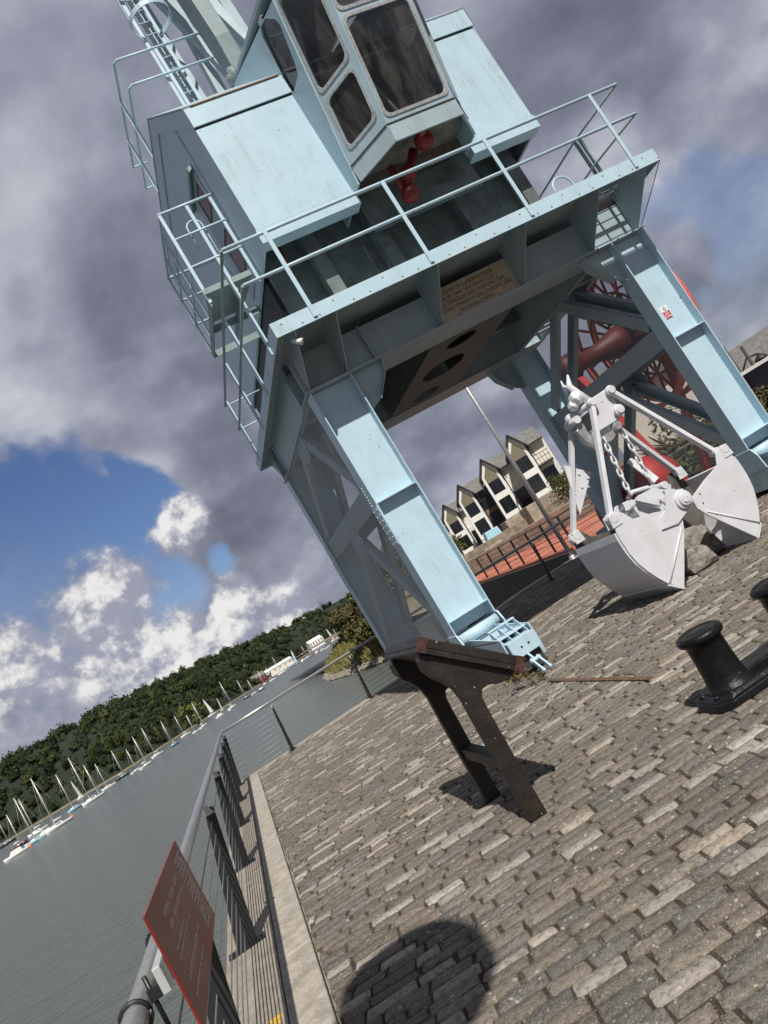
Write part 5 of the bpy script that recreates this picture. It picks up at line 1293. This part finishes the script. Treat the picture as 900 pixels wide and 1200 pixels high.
for i, (h, mt, kind, hm, lab) in enumerate(BT):
    p = ground(h[0], h[1]+2, WZ); d = math.hypot(p.x, p.y)
    if d > 620: p = p*(620/d); p.z = WZ; d = 620
    mh = None
    if mt: mh = max(3.5, math.hypot(mt[0]-h[0], mt[1]-h[1])*d/900 - 0.6)
    L = (mh*0.64 if mh else 5.0) if kind != 'motor' else 4.6
    L = min(max(L, 3.4), 9.0)
    rot = R(rb.uniform(25, 72)) + (math.pi if rb.random() < 0.6 else 0)
    if kind == 'ketch': b = boat(p, rot, L, hm, 'yacht', lab, mh, mh*0.7)
    elif kind == 'motor': b = boat(p, rot, L, hm, 'motor', lab, mh)
    else: b = boat(p, rot, L, hm, kind, lab, mh, sailm='sailr' if 'red sail' in lab else 'sailb' if 'blue and white sail' in lab else 'sail', cover=rb.choice(['canvas', 'hullw', 'canvas', 'sail']))
    b['group'] = 'boats moored and sailing on the river'
for (q, lab) in (((35, 993), 'orange mooring buoy near the pale blue waterlined yacht'), ((60, 976), 'orange mooring buoy at the bow of the tall masted white yacht'), ((85, 958), 'orange mooring buoy floating alone in open water')):
    p = ground(*q, WZ); mb = MB(); mb.lathe([(0.1, -0.3), (0.42, -0.15), (0.5, 0.1), (0.4, 0.4), (0.12, 0.52), (0.05, 0.7)], (p.x, p.y, WZ), (0,0,1), 14); tag(mb.build('mooring_buoy', 'orange'), lab, 'buoy', 'orange mooring buoys')

# buildings on the far bank
def shed(name, c, rot, w, d, h, rh, wallm, roofm, label, group=None, wins=0, cat='building'):
    r = empty(name, (0,0,0), label, cat, group)
    mb = MB(); mb.box(-w/2, w/2, -d/2, d/2, -2, h); mb.prism([(-d/2, h), (d/2, h), (0, h+rh)], 'x', -w/2, w/2); mb.build('wall', wallm, r)
    mb = MB(); o = 0.35
    for s in (-1, 1): mb.hexa([(-w/2-o, s*(d/2+o), h-0.25), (w/2+o, s*(d/2+o), h-0.25), (w/2+o, 0, h+rh+0.02), (-w/2-o, 0, h+rh+0.02)], [(-w/2-o, s*(d/2+o), h-0.05), (w/2+o, s*(d/2+o), h-0.05), (w/2+o, 0, h+rh+0.22), (-w/2-o, 0, h+rh+0.22)])
    mb.build('roof', roofm, r)
    for i in range(wins):
        x = -w/2 + (i+0.5)*w/wins; mb = MB(); mb.box(x-0.55, x+0.55, -d/2-0.04, -d/2-0.003, h*0.35, h*0.8); wf = mb.build('window', 'trim', r); mb = MB(); mb.box(x-0.45, x+0.45, -d/2-0.05, -d/2-0.041, h*0.35+0.1, h*0.8-0.1); mb.build('pane', 'glassd', wf)
    r.location = c; r.rotation_euler = (0,0,rot); return r
def onshore(x, y, D, z=0.0):
    p = away(x, y, D); return Vector((p.x, p.y, z))
shed('boathouse', onshore(300, 797, 618, -2.5), R(20), 15, 9, 4.5, 3, 'hullr', 'slate', 'dark red boathouse on the far bank beside moored yachts', wins=4)
shed('pavilion', onshore(320, 785, 650, -2), R(14), 34, 10, 4.0, 1.6, 'render', 'trim', 'long low white roofed shed on the far bank', wins=7)
shed('villa', onshore(371, 757, 760, -1), R(14), 15, 9, 5.5, 2.5, 'trim', 'trim', 'white villa at the water edge farthest upriver', wins=5)
# pale round tree on the bank
def tree(name, base, h, rad, m, label, group, seed, leaf=0.35, nleaf=1500, cat='tree', trunk=True, squash=0.85):
    r = random.Random(seed); t = empty(name, base, label, cat, group); B = Vector(base)
    if trunk:
        mb = MB(); mb.path([B, B+Vector((0.1,0,h*0.3)), B+Vector((0,0.1,h*0.75))], [rad*0.10, rad*0.07, rad*0.025], 8)
        for i in range(7):
            a = r.uniform(0, 6.28); z = h*r.uniform(0.25, 0.6); mb.path([B+Vector((0,0,z)), B+Vector((math.cos(a)*rad*0.35, math.sin(a)*rad*0.35, z+h*0.15)), B+Vector((math.cos(a)*rad*0.65, math.sin(a)*rad*0.65, z+h*0.28))], [rad*0.035, rad*0.025, rad*0.01], 6)
        mb.build('trunk', 'shrubstem', t)
    mb = MB(); bm = mb.bm
    lob = [(Vector((r.gauss(0, rad*0.42), r.gauss(0, rad*0.42), h - rad*squash*0.9 + r.gauss(0, rad*0.38*squash))), rad*r.uniform(0.32, 0.58)) for _ in range(9)]
    for _ in range(nleaf):
        c, q = r.choice(lob); d = Vector((r.gauss(0,1), r.gauss(0,1), r.gauss(0.2,1))).normalized()
        p = B + c + Vector((d.x, d.y, d.z*squash))*q*(r.random()**0.35)
        if p.z < B.z+0.03: p.z = B.z + r.uniform(0.02, 0.2)
        s_ = leaf*r.uniform(0.5, 1.2); n1 = (d + Vector((r.gauss(0,0.5), r.gauss(0,0.5), r.gauss(0.3,0.5)))).normalized(); t1 = n1.orthogonal().normalized(); t2 = n1.cross(t1); a0 = r.uniform(0, 6.28)
        e1 = t1*math.cos(a0)+t2*math.sin(a0); e2 = n1.cross(e1)
        bm.faces.new([bm.verts.new(x) for x in (p-e1*s_, p+e2*s_*0.45, p+e1*s_, p-e2*s_*0.45)])
    mb.build('crown' if trunk else 'foliage', m, t); return t
M['paletree'] = foliage('pale_tree_leaves', (0.08, 0.11, 0.03), (0.13, 0.16, 0.045), (0.17, 0.19, 0.06), 0.2)
p = onshore(231, 845, 400, -3); tree('tree', p, 13, 6.5, M['paletree'], 'round pale green tree at the water edge of the far bank', None, 21, leaf=0.9, nleaf=900)

# ================================================================== GRASSY POINT WITH BUSHES (left of the crane)
pp = [ground(x, y, WZ) for x, y in ((398, 758), (402, 785), (424, 797), (452, 790), (480, 778), (540, 745))]
cen = ground(450, 755, -1.0)
mb = MB()
outer = [Vector((11.0, 98, WZ-0.3)), Vector((11.8, 86, WZ-0.3)), Vector((13.6, 76, WZ-0.3)), Vector((16.0, 68, WZ-0.3)), Vector((19.5, 60, WZ-0.3)), Vector((26, 52, WZ-0.3)), Vector((40, 60, WZ-0.3)), Vector((40, 120, WZ-0.3)), Vector((18, 130, WZ-0.3)), Vector((12, 114, WZ-0.3))]
cc = sum(outer, Vector())/len(outer); rings = []
for f, z in ((1.0, WZ-0.3), (0.95, WZ+0.5), (0.86, WZ+1.2), (0.7, WZ+2.6), (0.45, WZ+3.6)):
    rings.append([mb.bm.verts.new((cc.x+(p.x-cc.x)*f, cc.y+(p.y-cc.y)*f, z+0.2*noise.noise(p*0.3+Vector((f*9,0,0))))) for p in outer])
for A, B in zip(rings, rings[1:]):
    for k in range(len(A)): mb.bm.faces.new((A[k], A[(k+1) % len(A)], B[(k+1) % len(A)], B[k])).smooth = True
mb.bm.faces.new(rings[-1]); tag(mb.build('riverbank', 'earth'), kind='structure')
def on_bank(p, f): return Vector((cc.x+(p.x-cc.x)*f, cc.y+(p.y-cc.y)*f, 0))
rg = random.Random(4); mb = MB()
for _ in range(15000):
    k = rg.uniform(0, len(outer)); i = int(k); a = outer[i].lerp(outer[(i+1) % len(outer)], k-i); f = rg.uniform(0.50, 0.93); p = on_bank(a, f)
    z = WZ + (0.5 if f > 0.9 else 1.2+(0.86-f)/0.16*1.4 if f > 0.7 else 2.6+(0.7-f)/0.25) - 0.05
    h = rg.uniform(0.5, 1.1); a_ = rg.uniform(0, 6.28); w = Vector((math.cos(a_), math.sin(a_), 0))*rg.uniform(0.06, 0.16); ln = Vector((rg.gauss(0,0.25), rg.gauss(0,0.25), h)); p.z = z
    mb.bm.faces.new([mb.bm.verts.new(x) for x in (p-w, p+w, p+w*0.3+ln, p-w*0.3+ln)])
tag(mb.build('grass', 'grass'), 'long yellowing grass on the bank of the point', 'grass', kind='stuff')
mb = MB()
for _ in range(1500):
    k = rg.uniform(0, len(outer)); i = int(k); a = outer[i].lerp(outer[(i+1) % len(outer)], k-i); f = rg.uniform(0.95, 1.0); p = on_bank(a, f); mb.ico((p.x, p.y, WZ+0.1+(1-f)*9), rg.uniform(0.08, 0.22), 1, (1, 1, 0.7), 0.25, 2, rg.uniform(0, 99))
tag(mb.build('pebbles', 'pebble'), 'pale stones along the foot of the grassy point', 'pebbles', kind='stuff')
for i, (x, y, D, h, rad, m, lab) in enumerate([
    (424, 731, 82, 4.4, 2.3, 'bushred', 'brownish bush at the tip of the grassy point'),
    (446, 727, 76, 5.0, 2.7, 'bush', 'olive green bush behind the railing post, left of the crane leg'),
    (468, 712, 74, 6.2, 3.4, 'bush', 'large olive bush partly behind the crane side frame'),
    (500, 700, 78, 6.5, 3.6, 'bushred', 'brownish bush seen through the crane netting'),
    (530, 690, 84, 6.5, 3.8, 'bush', 'green bush beyond the crane leg on the bank')]):
    p = away(x, y+8, D); p.z = -0.6; tree('bush', p, h, rad, M[m], lab, 'bushes on the grassy point', 50+i, leaf=0.26, nleaf=3600, cat='bush')

# ================================================================== TERRACE OF HOUSES ACROSS THE INLET
def house(c, rot, label, sc=1.0, dark=False, balcony=False):
    r = empty('terraced_house', (0,0,0), label, 'house', 'modern terrace across the inlet')
    # local frame: front faces -y. gabled bay x -2.1..0.5 (projecting), link x 0.5..2.1
    bx0, bx1, yb, he, ha = -1.45, 0.45, -1.2, 5.2, 6.7
    mid = (bx0+bx1)/2
    mb = MB(); mb.box(bx0, bx1, yb, 6, -2, he); mb.prism([(bx0, he), (bx1, he), (mid, ha)], 'y', yb, 6.0); mb.build('gable_bay', 'clad', r)
    mb = MB(); mb.box(bx1+0.002, 2.35, 0, 6, 2.75, he-0.3); w1 = mb.build('upper_wall', 'render' if not dark else 'glassd', r)
    mb = MB(); mb.box(bx1+0.002, 2.35, -0.1, 6, -2, 2.748); mb.build('lower_wall', 'clad' if not dark else 'brick', r)
    mb = MB(); o = 0.35
    for s in (-1, 1):
        xe = mid+s*((bx1-bx0)/2+o); ze = he - o*(ha-he)/((bx1-bx0)/2)
        mb.hexa([(xe, yb-0.4, ze), (xe, 6, ze), (mid, 6, ha), (mid, yb-0.4, ha)], [(xe, yb-0.4, ze+0.16), (xe, 6, ze+0.16), (mid, 6, ha+0.18), (mid, yb-0.4, ha+0.18)])
    mb.hexa([(bx1+0.2, -0.5, he-0.32), (2.3, -0.5, he-0.32), (2.3, 3.2, ha-0.12), (bx1-1.0, 3.2, ha-0.12)], [(bx1+0.2, -0.5, he-0.18), (2.3, -0.5, he-0.18), (2.3, 3.2, ha+0.04), (bx1-1.0, 3.2, ha+0.04)])
    mb.build('roof', 'slate', r)
    mb = MB()
    for s in (-1, 1):
        xe = mid+s*((bx1-bx0)/2+o); ze = he - o*(ha-he)/((bx1-bx0)/2)
        mb.bar((xe, yb-0.43, ze+0.08), (mid, yb-0.43, ha+0.1), 0.05, 0.13); mb.bar((xe-s*0.03, yb-0.41, ze-0.9), (xe-s*0.03, yb-0.41, ze+0.1), 0.1, 0.1)
    mb.bar((bx1+0.2, -0.53, he-0.25), (2.3, -0.53, he-0.25), 0.06, 0.16); mb.tube((bx1+0.12, yb+0.1, 0), (bx1+0.12, yb+0.1, he), 0.06, 8); mb.build('gutter', 'gutter', r)
    mb = MB(); mb.holed((bx0+0.04, yb-0.06, 0.1), (1,0,0), (0,0,1), [(0,0),(bx1-bx0-0.08,0),(bx1-bx0-0.08,he-0.1),((bx1-bx0)/2-0.04,ha-0.28),(0,he-0.1)], [[(0.24,0.5),(1.58,0.5),(1.58,2.1),(0.24,2.1)], [(0.24,2.75),(1.58,2.75),(1.58,4.8),(0.91,5.8),(0.24,4.8)]], 0.05); mb.build('facade_frame', 'trim', r)
    mb = MB(); mb.prism([(bx0+0.285, 4.25), (bx0+1.615, 4.25), (bx0+1.615, 4.9), (bx0+0.95, 5.9), (bx0+0.285, 4.9)], 'y', yb-0.03, yb-0.004); mb.build('gable_panel', 'olive', r)
    for (z0, z1) in ((0.6, 2.2), (2.85, 4.24)):
        mb = MB(); mb.box(bx0+0.285, bx0+1.615, yb-0.025, yb-0.004, z0, z1); g = mb.build('window', 'glassd', r)
        mb = MB(); mb.box(bx0+0.92, bx0+0.98, yb-0.045, yb-0.026, z0, z1); mb.box(bx0+0.285, bx0+0.35, yb-0.045, yb-0.026, z0, z1); mb.build('mullion', 'gutter', g)
    mb = MB(); mb.box(bx1+0.25, 1.9, -0.16, -0.104, 0.2, 2.2); mb.build('door', 'glassd', r)
    if balcony:
        mb = MB()
        for z in (2.8, 3.3, 3.75): mb.bar((bx1+0.05, -1.3, z), (2.1, -1.3, z), 0.05, 0.05)
        for i in range(5): x = bx1+0.1+i*0.35; mb.bar((x, -1.3, 2.7), (x, -1.3, 3.75), 0.04, 0.04)
        mb.box(bx1+0.05, 2.1, -1.32, -0.12, 2.6, 2.74); mb.build('balcony', 'gutter', r)
    if dark:
        mb = MB()
        for i in range(4): x = bx1+0.1+i*0.45; mb.box(x, x+0.07, -0.06, -0.003, 2.8, he-0.32)
        mb.box(bx1, 2.1, -0.07, -0.003, 3.9, 4.0); mb.build('mullion', 'gutter', w1)
    r.scale = (sc, sc, sc); r.location = c; r.rotation_euler = (0, 0, rot); return r
hs = [((641, 576), 86, 1.14, 'right hand house of the terrace, nearest the crane leg, with white balcony wall', False, True),
      ((607, 599), 89, 1.10, 'terraced house crossed by the flagpole, with cream upper wall', False, False),
      ((577, 624), 96, 1.10, 'terraced house with the tall dark glazed stairwell beside its gable', True, False),
      ((556, 642), 108, 1.12, 'terraced house farthest left with cream wall strip', False, False),
      ((538, 655), 122, 1.15, 'terrace end house half hidden behind the blue crane leg', False, True)]
for (x, y), D, s_, lab, dk, bal in hs:
    p = away(x, y, D); p.z = max(1.0, p.z-0.3); house(p, R(-24), lab, s_, dk, bal)
# terrace walls stepping down to the path
def wall(name, a, b, z0, z1, th, m, label, cat='wall', group=None):
    a, b = Vector(a), Vector(b); mb = MB(); mb.bar((a.x, a.y, (z0+z1)/2), (b.x, b.y, (z0+z1)/2), th, z1-z0); return tag(mb.build(name, m, bevel=0.03), label, cat, group)
w1a, w1b = away(540, 690, 52), away(720, 585, 40)
wall('garden_wall', (w1a.x, w1a.y, 0), (w1b.x, w1b.y, 0), -0.2, 1.1, 0.5, 'stonewall', 'long low sandstone wall along the back of the terracotta path')
w2a, w2b = away(530, 690, 70), away(720, 560, 60)
wall('garden_wall', (w2a.x, w2a.y, 0), (w2b.x, w2b.y, 0), -0.3, 1.55, 0.5, 'stonewall', 'sandstone retaining wall under the terraced houses')
for i, (x, y, D, w_, lab) in enumerate(((611, 617, 74, 3.0, 'pale sandstone block pier in front of the house with the flagpole'), (590, 650, 66, 3.2, 'sandstone planter wall left of the flagpole'), (565, 665, 70, 2.5, 'small pale stone block beside the blue crane leg'), (640, 600, 64, 3.4, 'sandstone garden wall right of the flagpole'))):
    p = away(x, y, D); mb = MB(); mb.box(p.x-w_/2, p.x+w_/2, p.y-0.8, p.y+0.8, -0.1, p.z+1.2); tag(mb.build('stone_pier', 'stonewall', bevel=0.04), lab, 'stone block')
p = away(578, 628, 80); mb = MB(); tt = empty('garden_cover', (p.x, p.y, p.z-0.8), 'pale blue covered barbecue in front of the dark glazed stairwell', 'covered table')
mb.hexa([(p.x-1.0, p.y-0.5, p.z-0.9), (p.x+1.0, p.y-0.5, p.z-0.9), (p.x+1.0, p.y+0.5, p.z-0.9), (p.x-1.0, p.y+0.5, p.z-0.9)], [(p.x-0.8, p.y-0.4, p.z+0.7), (p.x+0.8, p.y-0.4, p.z+0.7), (p.x+0.8, p.y+0.4, p.z+0.7), (p.x-0.8, p.y+0.4, p.z+0.7)]); mb.build('cover', 'hullp', tt, bevel=0.08)
# railings of the opposite quay
fr = empty('promenade_railing', (14, 28, 0), 'dark railing along the terracotta path on the opposite quay', 'railing')
fe = [(13.3, 36.5), (12.6, 31.5), (12.0, 27.0), (11.5, 23.0), (13.9, 21.4), (18, 19.9), (26, 18.4)]
mb = MB()
for z in (0.3, 0.5, 0.7, 0.9, 1.1): mb.path([(x+0.15, y+0.1, z) for x, y in fe], 0.012 if z < 1 else 0.022, 6)
mb.build('rails', 'post', fr)
for (a, b) in zip(fe, fe[1:]):
    for k in range(2):
        x = a[0]+(b[0]-a[0])*k/2+0.15; y = a[1]+(b[1]-a[1])*k/2+0.1; mb = MB(); mb.box(x-0.04, x+0.04, y-0.02, y+0.02, 0, 1.1); mb.build('post', 'post', fr)
# hillside cover behind: bushes near the terrace, right of the crane
for i, (x, y, D, h, rad, m, lab) in enumerate([
    (663, 575, 58, 3.4, 1.7, 'bush', 'small olive bush beside the right hand terraced house'),
    (785, 530, 30, 2.2, 1.8, 'bush', 'low scrubby bush behind the red buoy and right crane frame'),
    (812, 545, 27, 1.8, 1.5, 'bush', 'low green bush behind the foot of the right crane leg'),
    (893, 480, 26, 2.0, 1.5, 'bushred', 'brown green bush at the right edge below the noticeboard'),
    (885, 500, 24, 1.6, 1.3, 'bush', 'low bush at the right edge beside the crane leg')]):
    p = away(x, y, D); p.z = max(-0.05, p.z-h*0.7) if p.z > 0.4 else -0.05; tree('bush', p, h, rad, M[m], lab, None, 80+i, leaf=0.12, nleaf=2200, cat='bush')
# white shed and houses at the right
p = away(779, 478, 34); shed('shed', (p.x, p.y, 0), R(-38), 4.2, 6, 3.9, 1.2, 'render', 'slate', 'white rendered shed seen through the spokes of the red reel', wins=0)
p = away(868, 436, 78); h1 = shed('bungalow', (p.x, p.y, p.z-2.6), R(-30), 5.0, 6, 2.6, 1.9, 'clad', 'slate', 'grey gabled house with slate roof beyond the right crane leg', wins=3)
p = away(896, 424, 74); shed('bungalow', (p.x, p.y, p.z-2.6), R(-62), 5.5, 6, 2.7, 2.1, 'stonewall', 'slate', 'stone gabled house with slate roof at the right edge', wins=2)
wa, wb = away(848, 478, 44), away(930, 420, 36)
wall('stone_wall', (wa.x, wa.y, 0), (wb.x, wb.y, 0), -0.2, 2.1, 0.5, 'stonewall', 'warm sandstone retaining wall at the right edge under the houses')
p = away(884, 458, 25); nb = empty('noticeboard', (p.x, p.y, 0), 'white framed noticeboard on posts at the right edge', 'noticeboard')
rr_ = R(-50); u_ = Vector((math.cos(rr_), math.sin(rr_), 0))
mb = MB(); mb.bar(p-u_*0.9, p+u_*0.9, 0.05, 1.3); mb.build('board', 'trim', nb)
nn_ = Vector((u_.y, -u_.x, 0)); nn_ = nn_ if nn_.dot(-Vector((p.x, p.y, 0))) > 0 else -nn_
mb = MB(); mb.bar(p-u_*0.82+nn_*0.03, p+u_*0.82+nn_*0.03, 0.012, 1.1); mb.build('display', 'glassd', nb)
mb = MB(); 
for s in (-0.8, 0.8): q = p+u_*s; mb.box(q.x-0.05, q.x+0.05, q.y-0.05, q.y+0.05, 0, p.z-0.66)
mb.build('post', 'gutter', nb)
for (x0, y0, x1, y1, D, lab) in ((847, 407, 868, 441, 40, 'slim dark lamp post with hanging lantern left of the slate roof'), (868, 406, 884, 430, 42, 'slim dark post in front of the slate roof')):
    t_ = away(x0, y0, D); q = empty('lamp_post', (t_.x, t_.y, 0), lab, 'lamp post'); mb = MB(); mb.path([(t_.x, t_.y, 0), (t_.x, t_.y, t_.z)], [0.09, 0.07], 8); mb.build('pole', 'gutter', q)
    if 'lantern' in lab:
        mb = MB(); mb.path([(t_.x, t_.y, t_.z-1.6), (t_.x+0.5, t_.y-0.3, t_.z-1.0), (t_.x+0.9, t_.y-0.6, t_.z-1.1)], 0.05, 6); mb.lathe([(0.05, 0.25), (0.30, 0.02), (0.32, -0.05), (0.1, -0.1)], (t_.x+0.9, t_.y-0.6, t_.z-1.35), (0,0,1), 14); mb.build('lantern', 'gutter', q)
# weeds at the foot of the left crane leg, and in the kerb joint
for i, (x, y, h, r_, nl, lab) in enumerate(((2.72, 8.22, 0.30, 0.16, 320, 'reddish weeds growing against the left crane bogie'), (2.84, 8.05, 0.16, 0.10, 130, 'small green weed in the cobbles beside the rail clamp'))):
    tree('weed', (x, y, 0), h, r_, M['weed'] if i == 0 else M['bush'], lab, None, 120+i, leaf=0.022, nleaf=nl, cat='weed', trunk=False)
rg = random.Random(8); mb = MB()
for _ in range(170):
    y = rg.uniform(2.5, 15) if rg.random() < 0.6 else rg.uniform(9, 11); p = Vector((-0.295+rg.gauss(0, 0.02), y, -0.02)); h = rg.uniform(0.015, 0.05); w = Vector((rg.gauss(0,1), rg.gauss(0,1), 0)).normalized()*0.006; ln = Vector((rg.gauss(0,0.02), rg.gauss(0,0.02), h))
    mb.bm.faces.new([mb.bm.verts.new(x) for x in (p-w, p+w, p+w*0.4+ln, p-w*0.4+ln)])
tag(mb.build('moss', M['bush']), 'tufts of moss and grass in the joint along the granite kerb', 'moss', kind='stuff')
